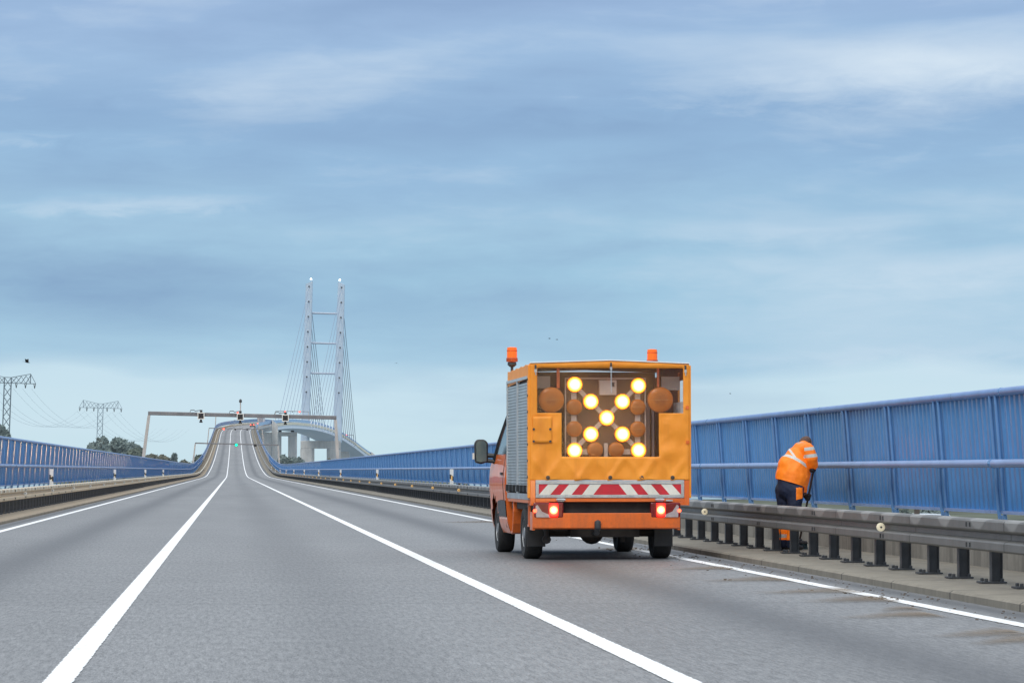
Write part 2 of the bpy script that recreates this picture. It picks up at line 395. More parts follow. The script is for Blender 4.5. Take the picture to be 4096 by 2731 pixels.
GANT = simple('gantry_paint', (.20, .195, .205), .5, scale=1.5, var=.14)
GANTL = simple('gantry_leg_paint', (.50, .46, .43), .5, scale=1.2, var=.16)
def blue_mat(name, c):
    m, nt, b = new_mat(name)
    tc = nd(nt, 'ShaderNodeTexCoord'); V = tc.outputs['Object']
    a = tnoise(nt, V, 1.4, 5, .6); st = tnoise(nt, mapv(nt, V, (2, 7, .35)), 1, 5, .65)
    cc = ramp(nt, a, [(.3, [x * .86 for x in c]), (.7, [min(1, x * 1.14) for x in c])])
    cc = mix(nt, mth(nt, 'MULTIPLY', ramp(nt, st, [(.5, 0), (.8, 1)]), .14), cc, (.20, .25, .36))
    lk(nt, cc, b.inputs['Base Color'])
    lk(nt, mth(nt, 'ADD', mth(nt, 'MULTIPLY', st, .2), .16), b.inputs['Roughness'])
    return m
BLUE = blue_mat('blue_coated_sheet', (.088, .262, .545))
BLUEP = blue_mat('blue_post_paint', (.13, .285, .54))
BLUEG = simple('glossy_blue_post_paint', (.13, .285, .54), .17, scale=2, var=.1, coat=1)
BLUER = simple('blue_top_rail_paint', (.155, .27, .53), .32, scale=2, var=.12)
BLUEL = simple('pale_blue_rail_paint', (.26, .37, .62), .32, scale=2, var=.12)
DARKM = simple('dark_steel', (.045, .047, .052), .5, scale=5, var=.25)
POSTM = simple('guard_post_steel', (.062, .066, .072), .5, scale=5, var=.3, metal=.2)
BLACK = simple('black_plastic', (.016, .017, .019), .5, scale=8)
RUBBER = simple('tyre_rubber', (.022, .022, .023), .8, scale=14, bump=.3)
REFL_W = emis('white_reflector', (.75, .68, .5), .25)  # reflectors glow faintly in place of the light they return
REFL_A = emis('amber_reflector', (.75, .45, .16), .25)
WHITE = simple('white_plastic', (.74, .75, .74), .5, var=.08)

# ------------------------------------------------------------------ ground, road, pavements
END = 1950
gm = MB()
N = 40
gm.add([(-14000, -400, -9), (14000, -400, -9), (14000, 26000, -9), (-14000, 26000, -9)], [(0, 1, 2, 3)])
GROUND = simple('meadow_ground', (.10, .112, .085), .9, scale=.05, var=.4, spec=.1)
tag(gm.build('ground', GROUND, fixn=False), kind='structure')
wm = MB(); wm.add([(-9000, 1050, -8.9), (9000, 1050, -8.9), (9000, 2300, -8.9), (-9000, 2300, -8.9)], [(0, 1, 2, 3)])
m, nt, b = new_mat('sound_water'); b.inputs['Base Color'].default_value = (.05, .09, .11, 1); b.inputs['Roughness'].default_value = .12
bn = nd(nt, 'ShaderNodeBump'); bn.inputs['Strength'].default_value = .3; tcw = nd(nt, 'ShaderNodeTexCoord')
lk(nt, tnoise(nt, mapv(nt, tcw.outputs['Object'], (.2, .06, 1)), 1, 4), bn.inputs['Height']); lk(nt, bn.outputs[0], b.inputs['Normal'])
tag(wm.build('water', m, fixn=False), kind='structure')

tag(sweep([(-5.83, 0), (-3, 0), (0, 0), (3, 0), (5.83, 0)], -20, END, False).build('road', ASPH), kind='structure')
for nm, o, wd in (('lane_line', -1.75, .16), ('lane_line', 1.75, .16), ('edge_line', -5.27, .15), ('edge_line', 5.25, .15)):
    lm = sweep([(o - wd / 2 - .008, .005), (o + wd / 2 + .008, .005)], -20, END, False)
    lm.uv = [((1 if k % 2 else -1), q[1]) for k, q in enumerate(lm.uv)]
    tag(lm.build(nm, PAINT), kind='structure')
tag(sweep([(5.82, -.3), (5.82, .06), (5.85, .08), (7.66, .10), (7.66, -.3)], -20, END).build('pavement', KERB), kind='structure')
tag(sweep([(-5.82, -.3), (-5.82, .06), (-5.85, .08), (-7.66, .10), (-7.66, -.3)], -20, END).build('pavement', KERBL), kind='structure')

# ------------------------------------------------------------------ parapet walls
for s, lb in ((1, 'low stained concrete parapet wall under the right blue barrier'), (-1, 'low concrete parapet wall under the left blue barrier')):
    mb = sweep([(s * 7.665, -.4), (s * 7.665, .44), (s * 7.68, .46), (s * 8.03, .46), (s * 8.05, .44), (s * 8.05, -.4)], -20 if s > 0 else 40, 1310)
    tag(mb.build('parapet_wall', WALLC), lb, 'wall')

# ------------------------------------------------------------------ blue barriers
SP = 2.75
def barrier(s, y0, lb):
    root = thing('windbreak_barrier', lb, 'barrier')
    zt, zm, zb = 2.055, (1.262 if s > 0 else 1.33), .735
    if s < 0: zt = 2.17
    # one bay of trapezoid sheet, with its bottom flange
    mb = MB(); n = 13; per = SP / n; y = 0; prof = []
    for k in range(n):
        y = k * per; prof += [(0, y + .01), (0, y + .085), (.026, y + .115), (.026, y + .185)]
    prof.append((0, SP)); x0 = 0
    vs = [(s * (px * .8 - .07 * (z - zb)), py, z) for z in (zb, zt - .03) for px, py in prof]; m_ = len(prof)
    mb.add(vs, [(k, k + 1, k + 1 + m_, k + m_) for k in range(m_ - 1)])
    panel = mb.build('panel', BLUE, root, fixn=False)
    fl = MB(); fl.b2(min(-s * .05, s * .05), max(-s * .05, s * .05), .14, SP - .14, zb - .035, zb)
    flange = fl.build('bottom_flange', BLUEL, panel)
    pm = MB()
    for dy in (-.125, .125):
        pm.tube([(s * .09, dy, .45), (s * .05, dy, .72), (s * (.05 - .075 * (zt - .76)), dy, zt - .03)], .020, 10)
        pm.box((s * (.05 - .07 * (zm - zb)) - s * .07, dy, zm - .03), (.16, .05, .02))
        pm.box((s * .09, dy, .475), (.12, .12, .02))
    pm.box((s * .02, 0, zt - .10), (.012, .36, .05)); pm.box((s * .05, 0, .66), (.012, .24, .05))
    if s < 0:  # added glossy strip, angled to mirror the warm glow as a glint
        n = 6; ring = [(-.030 + .06 * k / n, -.158 - .0022 * math.sin(math.pi * k / n) - (-.035 + .07 * k / n) * .068 * s) for k in range(n + 1)]
        for dy in (0,):
            vs = [(s * (.05 - .075 * (z - .76)) + x, y + dy, z) for z in (.72, zt - .05) for x, y in ring]
            pm.add(vs, [(k, k + 1, k + n + 2, k + n + 1) for k in range(n)])
    post = pm.build('post', BLUEP if s > 0 else BLUEG, root, fixn=s > 0)
    first = True; NP = 100
    for i in range(NP):
        d = y0 + i * SP; base = P(s * 7.82, 0, d)
        if i == 0:
            panel.location = base; post.location = P(s * 7.74, 0, d)
        else:
            c = clone(panel, root, base); clone(flange, c); clone(post, root, P(s * 7.74, 0, d))
    d1 = y0 + NP * SP
    rest = sweep([(s * 7.82, zb), (s * 7.72, zt - .02), (s * 7.75, zt - .02), (s * 7.85, zb)], d1, END - 60)
    tag(rest.build('panel', BLUE, root), kind='stuff')
    pr = MB(); d = d1
    while d < 720:
        p = P(s * 7.74, 0, d)
        for dy in (-.11, .11): pr.b2(p.x - .022, p.x + .022, p.y + dy - .028, p.y + dy + .028, p.z + .4, p.z + zt - .03)
        d += SP
    tag(pr.build('post', BLUEP, root), kind='stuff')
    sweep(circ(s * 7.71, zt, .047), y0 - 1, END - 60).build('top_rail', BLUER, root, smooth=True)
    sweep(circ(s * 7.60, zm, .048), y0 - 1, 1290).build('handrail', BLUEL, root, smooth=True)
    # sleeves over the joints of both rails
    jm = MB()
    for k in range(12):
        d = y0 + 3 + k * 10.4
        jm.tube([P(s * 7.71, zt, d - .03), P(s * 7.71, zt, d + .03)], .050, 10)
        jm.tube([P(s * 7.60, zm, d - .05), P(s * 7.60, zm, d + .05)], .052, 10)
    tag(jm.build('joint_sleeve', BLUEP, root), kind='stuff')
    return root
barrier(1, 19.5, 'blue corrugated windbreak barrier with pale rails along the right side of the bridge')
barrier(-1, 62, 'blue corrugated windbreak barrier with shiny posts along the left side of the bridge')

# ------------------------------------------------------------------ guardrails
GP = 1.33
def guardrail(s, y0, lb):
    root = thing('guardrail', lb, 'guardrail')
    wp = [(.085, .718), (.012, .706), (.0, .69), (.0, .615), (.012, .60), (.07, .578), (.07, .528), (.012, .506), (.0, .49), (.0, .425), (.012, .41), (.085, .398)]
    prof = [(s * (6.46 + x), z) for x, z in wp] + [(s * (6.468 + x), z) for x, z in reversed(wp)]
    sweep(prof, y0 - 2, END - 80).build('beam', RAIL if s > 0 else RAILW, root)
    pm = MB(); pm.b2(-.05, .05, -.006, .006, .10, .68); pm.b2(-.055, -.046, -.045, .045, .10, .68); pm.b2(.046, .055, -.045, .045, .10, .68)
    pm.b2(-.17 if s > 0 else -.08, .08 if s > 0 else .17, -.11, .11, .092, .108)
    for bx in (-.12, .04):
        for by in (-.08, .08):
            pm.lathe([(.018, .105), (.018, .135), (.01, .14)], (s * -bx * -1 if s < 0 else bx, by, 0), n=6)
    post = pm.build('post', POSTM, root)
    NP = 100
    for i in range(NP):
        loc = P(s * 6.63, 0, y0 + i * GP)
        if i == 0: post.location = loc
        else: clone(post, root, loc)
    pr = MB(); d = y0 + NP * GP
    while d < 620:
        p = P(s * 6.63, 0, d); pr.b2(p.x - .055, p.x + .055, p.y - .045, p.y + .045, p.z + .09, p.z + .68); d += GP
    d = y0 - GP
    tag(pr.build('post', POSTM, root), kind='stuff')
    sp = MB(); d = y0
    while d < 150:
        p = P(s * 6.56, 0, d); sp.b2(p.x - .02, p.x + .02, p.y - .06, p.y + .06, p.z + .56, p.z + .68); d += GP
    tag(sp.build('spacer', DARKM, root), kind='stuff')
    bo = MB(); d = y0 + .4
    while d < 110:
        for dy in (-.07, .07):
            for z in (.655, .455): p = P(s * 6.455, z, d + dy); bo.box(p, (.012, .022, .045))
        d += 4.0
    tag(bo.build('bolt', DARKM, root), kind='stuff')
    rm = MB(); rm.lathe([(.048, 0), (.048, -.02), (.03, -.025)], (0, 0, 0), 'y', 16); rm.lathe([(.012, -.025), (.012, -.032)], (0, 0, 0), 'y', 8, 1)
    refl = rm.build('reflector', [REFL_W if s > 0 else WHITE, DARKM], root)
    ra = rm.build('reflector', [REFL_A if s > 0 else WHITE, DARKM], root)
    k = 0
    for i in range(34):
        d = (33.4 if s > 0 else 84) + i * 12.7
        src = refl if d < 60 else ra
        loc = P(s * 6.445, .553, d)
        if i == 0: refl.location = loc
        elif src is ra and k == 0: ra.location = loc; k = 1
        else: clone(src, root, loc)
    return root
guardrail(1, 21.0, 'weathered grey steel guardrail on dark posts along the right edge of the road')
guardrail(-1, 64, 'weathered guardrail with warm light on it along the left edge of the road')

# ------------------------------------------------------------------ delineator posts
def delineator(s, label):
    t = thing('delineator_post', label, 'delineator', group='delineator posts along the guardrails')
    mb = MB()
    for z0, z1, mi in ((.0, .13, 0), (.36, .52, 0)):
        pass
    hw = .06
    mb.prism([(-hw, 0), (hw, 0), (hw, .12), (-hw, .20)], 'y', -.045, .045, 0)
    mb.prism([(-hw, .36), (hw, .28), (hw, .53), (-hw, .53)], 'y', -.045, .045, 0)
    mb.prism([(-hw, .20), (hw, .12), (hw, .28), (-hw, .36)], 'y', -.045, .045, 1)
    mb.build('body', [WHITE, BLACK], t)
    rf = MB()
    if s > 0: rf.b2(-.022, .022, -.052, -.0455, .15, .30)
    else:
        for z in (.18, .29): rf.lathe([(.022, -.0455), (.022, -.053)], (0, 0, z), 'y', 12)
    rf.build('reflector', REFL_A if s > 0 else REFL_W, t)
    return t
ORD = ['nearest', 'second nearest', 'third nearest', 'fourth nearest', 'fifth nearest', 'sixth nearest', 'seventh nearest', 'eighth nearest', 'ninth nearest', 'tenth nearest', 'eleventh nearest', 'twelfth nearest']
for s, d0, n in ((1, 102.5, 10), (-1, 99, 4)):
    src = None
    for i in range(n):
        loc = P(s * 6.62, .70, d0 + i * 53)
        lb = ('white delineator post with amber reflector on the right guardrail, %s in its row' if s > 0 else 'white delineator post with round reflectors on the left guardrail, %s in its row') % ORD[i]
        if src is None: src = delineator(s, lb); src.location = loc
        else: clone_tree(src, loc, lb)

# ------------------------------------------------------------------ gantries
LIT_R = emis('red_signal_light', (1, .05, .03), 9); LIT_G = emis('green_signal_light', (.0, 1, .30), 4); LIT_W = emis('white_beacon_light', (1, 1, 1), 14)
SIGNF = simple('sign_rim', (.82, .80, .74), .5)
SCREEN = simple('dark_led_screen', (.012, .015, .022), .35, var=.2, scale=30)
TILT = 1.6
def gantry(pl, pr, bl, br_, r, signs, label, leg_r=None, beam=True, cam_mast=None):
    # pl/pr: beam ends, bl/br_: feet (world points)
    o = (pl + pr) / 2
    t = thing('sign_gantry', label, 'gantry', (o.x, o.y, o.z), group='lane signal gantries over the road')
    g = MB(); lr = leg_r or r
    g.box(((pl + pr) / 2 - o), ((pr - pl).length + r, 2 * r, 2 * r), 0, Matrix.Rotation(-math.atan2(pr.z - pl.z, pr.x - pl.x), 3, 'Y'))
    g.build('beam', GANT, t, bevel=r * .25)
    for a, b_ in ((pl, bl), (pr, br_)):
        if b_ is None: continue
        mb = MB(); up = Vector((0, 0, r)); v = b_ - a
        n_ = Vector((1, 0, 0)); y_ = Vector((0, 1, 0))
        ring = lambda p, q: [p - o + n_ * (q * sx) + y_ * (q * sy) for sx, sy in ((-1, -1), (1, -1), (1, 1), (-1, 1))]
        vs = ring(a - up * 1.0, lr * .92) + ring(b_, lr * 1.12)
        mb.add(vs, [(0, 1, 5, 4), (1, 2, 6, 5), (2, 3, 7, 6), (3, 0, 4, 7), (3, 2, 1, 0), (4, 5, 6, 7)])
        mb.build('leg', GANTL, t, bevel=lr * .25)
    for (p, kind, sz) in signs:
        q = p - o
        if kind == 'box':
            sg = MB(); sg.b2(-sz, sz, -.1, .25, -sz, sz)
            so = sg.build('lane_signal', DARKM, t, loc=q, bevel=.04)
            rim = MB()
            rw = .07
            for a in ((-sz, sz, sz - rw, sz), (-sz, sz, -sz, -sz + rw), (-sz, -sz + rw, -sz + rw, sz - rw), (sz - rw, sz, -sz + rw, sz - rw)):
                rim.b2(a[0], a[1], -.14, -.1, a[2], a[3])
            rim.build('rim', SIGNF, so)
            sn = MB(); sn.b2(-sz + rw, sz - rw, -.125, -.102, -sz + rw, sz - rw); sn.build('screen', SCREEN, so)
            bk = MB(); bk.b2(-.09, .09, -.05, .1, -sz - .16, -sz); bk.b2(-.14, .14, -.12, .12, -sz - .28, -sz - .16)
            bk.build('detector', BLACK, so)
            tp = MB(); tp.tube([(-.05, 0, sz + .02), (-.05, 0, sz + .20), (-.5, 0, sz + .12), (-.62, 0, sz + .22), (-.9, 0, sz + .20), (-.95, 0, sz + .02)], .035, 6)
            tp.b2(-.1, .12, -.1, .1, sz, sz + .22)
            tp.build('cable_loop', DARKM, so)
        elif kind == 'dark':
            sg = MB(); sg.b2(-sz, sz, -.1, .1, -sz, sz); so = sg.build('lane_signal', DARKM, t, loc=q)
            rim = MB(); rim.b2(-sz * .7, sz * .7, -.13, -.101, -sz * .7, sz * .7); rim.build('screen', SCREEN, so)
        else:
            sg = MB(); sg.b2(-sz * 1.2, sz * 1.2, .0, .2, -sz * 1.2, sz * 1.2); so = sg.build('lane_signal', DARKM, t, loc=q)
            ln = MB(); ln.lathe([(sz, -.02), (sz * .9, -.06), (sz * .4, -.1)], (0, 0, 0), 'y', 12)
            ln.build('lit_arrow' if kind == 'green' else 'lit_cross', LIT_G if kind == 'green' else LIT_R, so)
    if cam_mast:
        q = cam_mast - o; zb = 0.14
        mm = MB(); mm.tube([(q.x, q.y, zb), (q.x, q.y, q.z - .1)], .05, 8); mm.build('camera_mast', GANTL, t)
        cm = MB(); cm.lathe([(.03, -.22), (.12, -.2), (.13, -.05), (.09, .05), (.02, .1)], (q.x, q.y, q.z), 'z', 12)
        cm.build('dome_camera', DARKM, t)
    return t
Y1 = 265
gantry(at(596, 1652, Y1), at(1342, 1670, Y1), at(566, 1890, Y1), at(1354, 1890, Y1), .165,
       [(at(804, 1663, Y1 - .4), 'box', .30), (at(961, 1667, Y1 - .4), 'box', .30), (at(1141.5, 1671.5, Y1 - .4), 'box', .30)],
       'grey gantry with three dark square lane signals and a camera mast, nearest over the road', .135, cam_mast=at(962, 1600, Y1))
Y2 = 621
gantry(at(781, 1771.5, Y2), at(1113, 1779.5, Y2), at(771, 1862, Y2), at(1118, 1866, Y2), .13,
       [(at(945, 1779, Y2 - .3), 'green', .25), (at(1021, 1781, Y2 - .3), 'dark', .28)],
       'thin grey gantry with a lit green lane signal at the foot of the ramp', .15)
Y3 = 971
gantry(at(836, 1711.8, Y3), at(1049, 1716.9, Y3), at(828, 1790, Y3), at(1055, 1790, Y3), .13,
       [(at(895, 1715, Y3 - .3), 'red', .26), (at(941, 1717, Y3 - .3), 'dark', .25), (at(989, 1718, Y3 - .3), 'dark', .25)],
       'thin gantry with one lit red signal high on the ramp', .15)
Y4 = 1190
gantry(at(864, 1656, Y4), at(1032, 1662, Y4), at(861, 1712, Y4), at(1036, 1716, Y4), .13,
       [(at(951, 1650, Y4 - .3), 'red', .26), (at(913, 1664, Y4 - .3), 'red', .2)],
       'gantry with red signals at the crest, mostly behind the nearest gantry beam', .17)
Y5 = 1535
gantry(at(1102.6, 1643.2, Y5), at(1234.4, 1646.2, Y5), at(1102, 1692, Y5), at(1236, 1692, Y5), .13,
       [(at(1140, 1646, Y5 - .3), 'red', .34), (at(1198.5, 1646.5, Y5 - .3), 'red', .34), (at(1170, 1646, Y5 - .3), 'dark', .26)],
       'thin gantry with two red signals on the cable stayed bridge before the pylon', .14)
Y6 = 1752
gantry(at(1325, 1738, Y6), at(1414.4, 1740, Y6), None, at(1417, 1786, Y6), .15,
       [(at(1385, 1740, Y6 - .3), 'red', .36)],
       'thin gantry with one red signal beyond the right pylon leg', .16)

# ------------------------------------------------------------------ approach viaduct and cable-stayed bridge
def pier(root, pts, mat=PIERC, bevel=.4):
    mb = MB()
    for (x0, x1, y0, y1, z0, z1) in pts: mb.b2(x0, x1, y0, y1, z0, z1)
    return mb.build('pier', mat, root, bevel=bevel)
va = thing('approach_viaduct', 'pale concrete approach viaduct carrying the road up to the crest', 'bridge')
sweep([(-8.3, -.55), (-8.3, .30), (-7.67, .30), (-7.67, -.02), (7.67, -.02), (7.67, .30), (8.3, .30), (8.3, -.55), (5.0, -1.1), (3.5, -2.9), (-3.5, -2.9), (-5.0, -1.1)], -20, 1322).build('deck', PIERC, va)
for d in (500, 560, 625, 690, 755, 820, 885, 950, 1015, 1080, 1150, 1230):
    p = P(0, -2.91, d); mb = MB(); mb.b2(p.x - 3, p.x + 3, d - .9, d + .9, -9.2, p.z); mb.build('pier', PIERC, va, bevel=.3)

br = thing('cable_stayed_bridge', 'white twin tower cable stayed bridge with blue edges behind the crest', 'bridge')
D0, D1 = 1334, 1860
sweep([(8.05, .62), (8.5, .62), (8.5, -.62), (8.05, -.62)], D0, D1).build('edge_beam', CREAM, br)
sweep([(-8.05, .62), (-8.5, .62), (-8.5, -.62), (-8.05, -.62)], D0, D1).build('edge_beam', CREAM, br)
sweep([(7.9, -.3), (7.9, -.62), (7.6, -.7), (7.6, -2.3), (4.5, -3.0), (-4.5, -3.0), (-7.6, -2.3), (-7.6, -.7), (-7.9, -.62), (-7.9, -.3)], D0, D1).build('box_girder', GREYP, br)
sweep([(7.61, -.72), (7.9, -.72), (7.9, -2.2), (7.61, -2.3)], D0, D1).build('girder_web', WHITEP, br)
# stay anchors along the right edge
DP = 1650
near_d = [1516 + 15.4 * k for k in range(8)]; far_d = [1676 + 12.4 * k for k in range(8)]
def pyl_pt(side, z):      # centre of a leg at height z over the deck (tower leans with the bank of the deck)
    c = P(0, 0, DP); tl = R(1.35)
    x = side * 8.75
    return Vector((c.x + x * math.cos(tl) + z * math.sin(tl), c.y, c.z + z * math.cos(tl) - x * math.sin(tl)))
ZTOP = 81.6
for side in (-1, 1):
    mb = MB(); st = []
    # zz, half width x, half depth y
    for zz, hw, hd in ((-5.3, 2.15, 2.6), (0, 2.1, 2.5), (25, 1.95, 2.3), (50, 1.82, 2.1), (66, 1.75, 2.0), (ZTOP - 2.2, 1.72, 1.9)):
        c = pyl_pt(side, zz); ring = []
        for sx, sy in ((-1, -.75), (-.78, -1), (.78, -1), (1, -.75), (1, .75), (.78, 1), (-.78, 1), (-1, .75)):
            ring.append(c + Vector((sx * hw * 1.1, sy * hd, 0)))
        st.append(ring)
    ring = [p.copy() for p in st[-1]]; cx = pyl_pt(side, ZTOP).x
    for p in ring:
        p.z += 1.2 + (1.5 if (p.x - cx) * side < 0 else 0) * 1.0
    st.append(ring)
    n = 8; vs = [p for r_ in st for p in r_]; fs = []
    for i in range(len(st) - 1):
        for k in range(n):
            a, b_ = i * n + k, i * n + (k + 1) % n; fs.append((a, b_, b_ + n, a + n))
    fs += [tuple(range(n - 1, -1, -1)), tuple((len(st) - 1) * n + k for k in range(n))]
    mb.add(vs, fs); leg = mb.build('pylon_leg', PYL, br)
    an = MB()
    for k in range(8):
        p = pyl_pt(side, 21.7 + k * 8.2) + Vector((.1 * side, -2.3 + .04 * k, 0)); an.box(p, (.75, .5, .75))
    tag(an.build('cable_anchor', DARKM, leg), kind='stuff')
    lp = pyl_pt(side, ZTOP + 1.0) + Vector((-side * .9, -.5, 0.6))
    lm = MB(); lm.lathe([(.32, -.4), (.4, 0), (.28, .34), (.08, .4)], lp, 'z', 10); lm.build('beacon_light', LIT_W, br)
for zz in (32.1, 48.5, 64.8):
    a, b_ = pyl_pt(-1, zz), pyl_pt(1, zz); mb = MB(); mb.tube([a, b_], .55, 12); mb.build('crossbeam', WEB2, br, smooth=True)
for side in (-1, 1):
    for k in range(8):
        top = pyl_pt(side, 21.7 + k * 8.2)
        for dd, yo in ((near_d[7 - k], -1.9), (far_d[k], 1.9)):
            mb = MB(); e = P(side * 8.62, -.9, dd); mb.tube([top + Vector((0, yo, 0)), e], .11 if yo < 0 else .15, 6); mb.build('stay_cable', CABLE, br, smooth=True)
am = MB()
for dd in near_d + far_d:
    p = P(8.62, 0, dd); am.box((p.x, p.y, p.z + .3), (.25, .6, 3.4)); am.box((p.x - .3, p.y, p.z - 1.5), (.6, .9, .5))
    am.tube([P(8.62, 2.0, dd), P(7.8, -1.6, dd)], .16, 6)
tag(am.build('anchor_bracket', WHITEP, br), kind='stuff')
# joint piers with their raised ends, both ends of the main bridge
def joint(d, x_in, dk):
    c = P(0, 0, d)
    mb = MB(); mb.b2(c.x - 7.9, c.x + 7.93, d - 1.2, d + 1.2, -9.2, c.z - 2.95); mb.build('joint_pier', PIERD, br, bevel=.15)
    for s in (-1, 1):
        e = MB(); xa, xb = c.x + s * 7.95 - (0 if s > 0 else 0), c.x + s * 10.6
        x0, x1 = min(xa, xb), max(xa, xb)
        if s > 0: poly = [(x0, -9.2), (x1, -9.2), (x1, c.z + .4), (x0 + .25, c.z + 2.25), (x0, c.z + 2.25)]
        else: poly = [(x0, -9.2), (x1, -9.2), (x1, c.z + 2.55), (x1 - .25, c.z + 2.55), (x0, c.z + .7)]
        e.prism(poly, 'y', d - 2.4, d + 2.4); e.build('end_block', PIERC, br, bevel=.1)
joint(1328, 0, 0); joint(1866, 0, 0)
# portal pier and the pylon's portal pier
def colm(mb, x0, x1, y, dep, z0, z1):
    r = min(dep, (x1 - x0) * .5) * .45
    mb.prism([(x0 + r, y - dep), (x1 - r, y - dep), (x1, y - dep + r), (x1, y + dep - r), (x1 - r, y + dep), (x0 + r, y + dep), (x0, y + dep - r), (x0, y - dep + r)], 'z', z0, z1)
Yp = 1490
a = at(1112, 1740, Yp); b_ = at(1125.8, 1740, Yp); c = at(1152.6, 1740, Yp); d_ = at(1188, 1740, Yp); zt = at(1140, 1727, Yp).z; zo = at(1140, 1744, Yp).z
mb = MB(); colm(mb, a.x - 3.0, b_.x, Yp, 1.8, -9.2, zo - .01); colm(mb, c.x, d_.x, Yp, 1.8, -9.2, zo - .01); mb.b2(a.x - 3.0, d_.x, Yp - 1.75, Yp + 1.75, zo, zt)
mb.build('pier', PIERC, br, bevel=.2)
mb = MB(); 
for px in (1120, 1170): 
    q = at(px, 1722, Yp); mb.b2(q.x - .8, q.x + .8, Yp - .8, Yp + .8, zt + .002, P(0, -2.9, Yp).z)
mb.build('bearing', DARKM, br)
Yp = 1650
xs = [at(u_, 1780, Yp).x for u_ in (1201, 1257.5, 1307, 1363)]; zt = at(1280, 1762.5, Yp).z; zo = at(1280, 1793.5, Yp).z
mb = MB(); colm(mb, xs[0], xs[1], Yp, 3.2, -9.2, zo - .01); colm(mb, xs[2], xs[3], Yp, 3.2, -9.2, zo - .01); mb.b2(xs[0] + .2, xs[3] - .2, Yp - 3.0, Yp + 3.0, zo, zt)
mb.build('pier', PIERC, br, bevel=.25)
Yp = 1760
a, b_ = at(1362, 1805, Yp), at(1397, 1805, Yp); mb = MB(); mb.b2(a.x, b_.x, Yp - 2, Yp + 2, -9.2, a.z); mb.build('pier', PIERC, br, bevel=.2)

# ------------------------------------------------------------------ distant vehicles at the crest
def car_paint(n, c): return simple(n, c, .3, coat=.6, var=.03, scale=1)
GLASSD = simple('dark_glass', (.02, .025, .03), .1, var=.1)
TLR = emis('tail_lamp_glow', (1, .08, .05), 7)
def far_car(loc, rz, label, paint):
    t = thing('car', label, 'car', loc, (0, 0, rz))
    b = MB(); prof = [(-2.1, .35), (-2.15, .75), (-2.0, 1.0), (-1.75, 1.02), (-1.2, 1.42), (.2, 1.46), (1.0, 1.0), (2.0, .88), (2.2, .6), (2.15, .3)]
    b.prism(prof, 'x', -.88, .88); b.build('body', paint, t, bevel=.1)
    g = MB(); g.prism([(-1.78, 1.06), (-1.24, 1.38), (-1.27, 1.395), (-1.83, 1.06)], 'x', -.66, .66); g.build('rear_window', GLASSD, t)
    for s in (-1, 1):
        l = MB(); l.b2(s * .62 - .2, s * .62 + .2, -2.2, -2.16, .72, .98); l.build('tail_light', TLR, t)
        for y in (-1.3, 1.35):
            wmb = MB(); wmb.lathe([(.2, -.1), (.33, -.1), (.33, .1), (.2, .1)], (s * .8, y, .33), 'x', 14); wmb.build('wheel', RUBBER, t)
    return t
far_car(P(3.5, 0, 1270), R(-3), 'dark green car with red tail lights, left of the lorry on the crest', car_paint('car_green', (.03, .06, .05)))
far_car(P(4.6, 0, 1345), R(-6), 'dark car with red tail lights just right of the lorry on the crest', car_paint('car_grey', (.08, .08, .09)))
lp = P(2.0, 0, 1338)
t = thing('lorry', 'grey box lorry with pale side driving over the crest', 'lorry', lp, (0, 0, R(-8)))
mb = MB(); mb.b2(-1.25, 1.25, 0, 7.2, .95, 3.3); mb.build('cargo_box', [simple('lorry_grey', (.30, .30, .33), .5)], t, bevel=.03)
mb = MB(); mb.b2(1.252, 1.27, .3, 7.0, 1.0, 3.2); mb.build('side_panel', WHITE, t)
mb = MB(); mb.b2(-1.15, 1.15, 7.4, 9.2, .6, 2.9); mb.build('cab', WHITE, t, bevel=.15)
mb = MB(); mb.b2(-1.1, 1.1, .05, 9.0, .5, .93); mb.build('chassis', DARKM, t)
for s in (-1, 1):
    mb = MB(); mb.b2(s * .95 - .22, s * .95 + .22, -.06, -.005, .62, .9); mb.build('tail_light', TLR, t)
    for y in (1.6, 7.9):
        mb = MB(); mb.lathe([(.25, -.15), (.48, -.15), (.48, .15), (.25, .15)], (s * .98, y, .48), 'x', 16); mb.build('wheel', RUBBER, t)

# ------------------------------------------------------------------ the roadworks truck
ORANGE = simple('orange_truck_paint', (.82, .155, .016), .35, coat=.4, var=.07, scale=3)
def grime(m, z0, z1, amt, c=(.10, .065, .045)):
    nt = m.node_tree; b = nt.nodes['Principled BSDF']; old = b.inputs['Base Color'].links[0].from_socket
    tc = nd(nt, 'ShaderNodeTexCoord'); V = tc.outputs['Object']; sep = nd(nt, 'ShaderNodeSeparateXYZ'); lk(nt, V, sep.inputs[0])
    h = mth(nt, 'DIVIDE', mth(nt, 'SUBTRACT', z1, sep.outputs[2]), z1 - z0, True)
    f = tnoise(nt, mapv(nt, V, (7, 7, 1.2)), 1, 6, .7, .5); f2 = tnoise(nt, V, 26, 4, .7)
    k = mth(nt, 'MULTIPLY', mth(nt, 'ADD', mth(nt, 'MULTIPLY', ramp(nt, f, [(.36, 0), (.66, 1)]), .75), mth(nt, 'MULTIPLY', ramp(nt, f2, [(.5, 0), (.7, 1)]), .35)), mth(nt, 'MULTIPLY', mth(nt, 'ADD', h, .18), amt), True)
    lk(nt, mix(nt, k, old, c), b.inputs['Base Color']); return m
grime(ORANGE, .4, 1.25, .38)
TARP_M = None
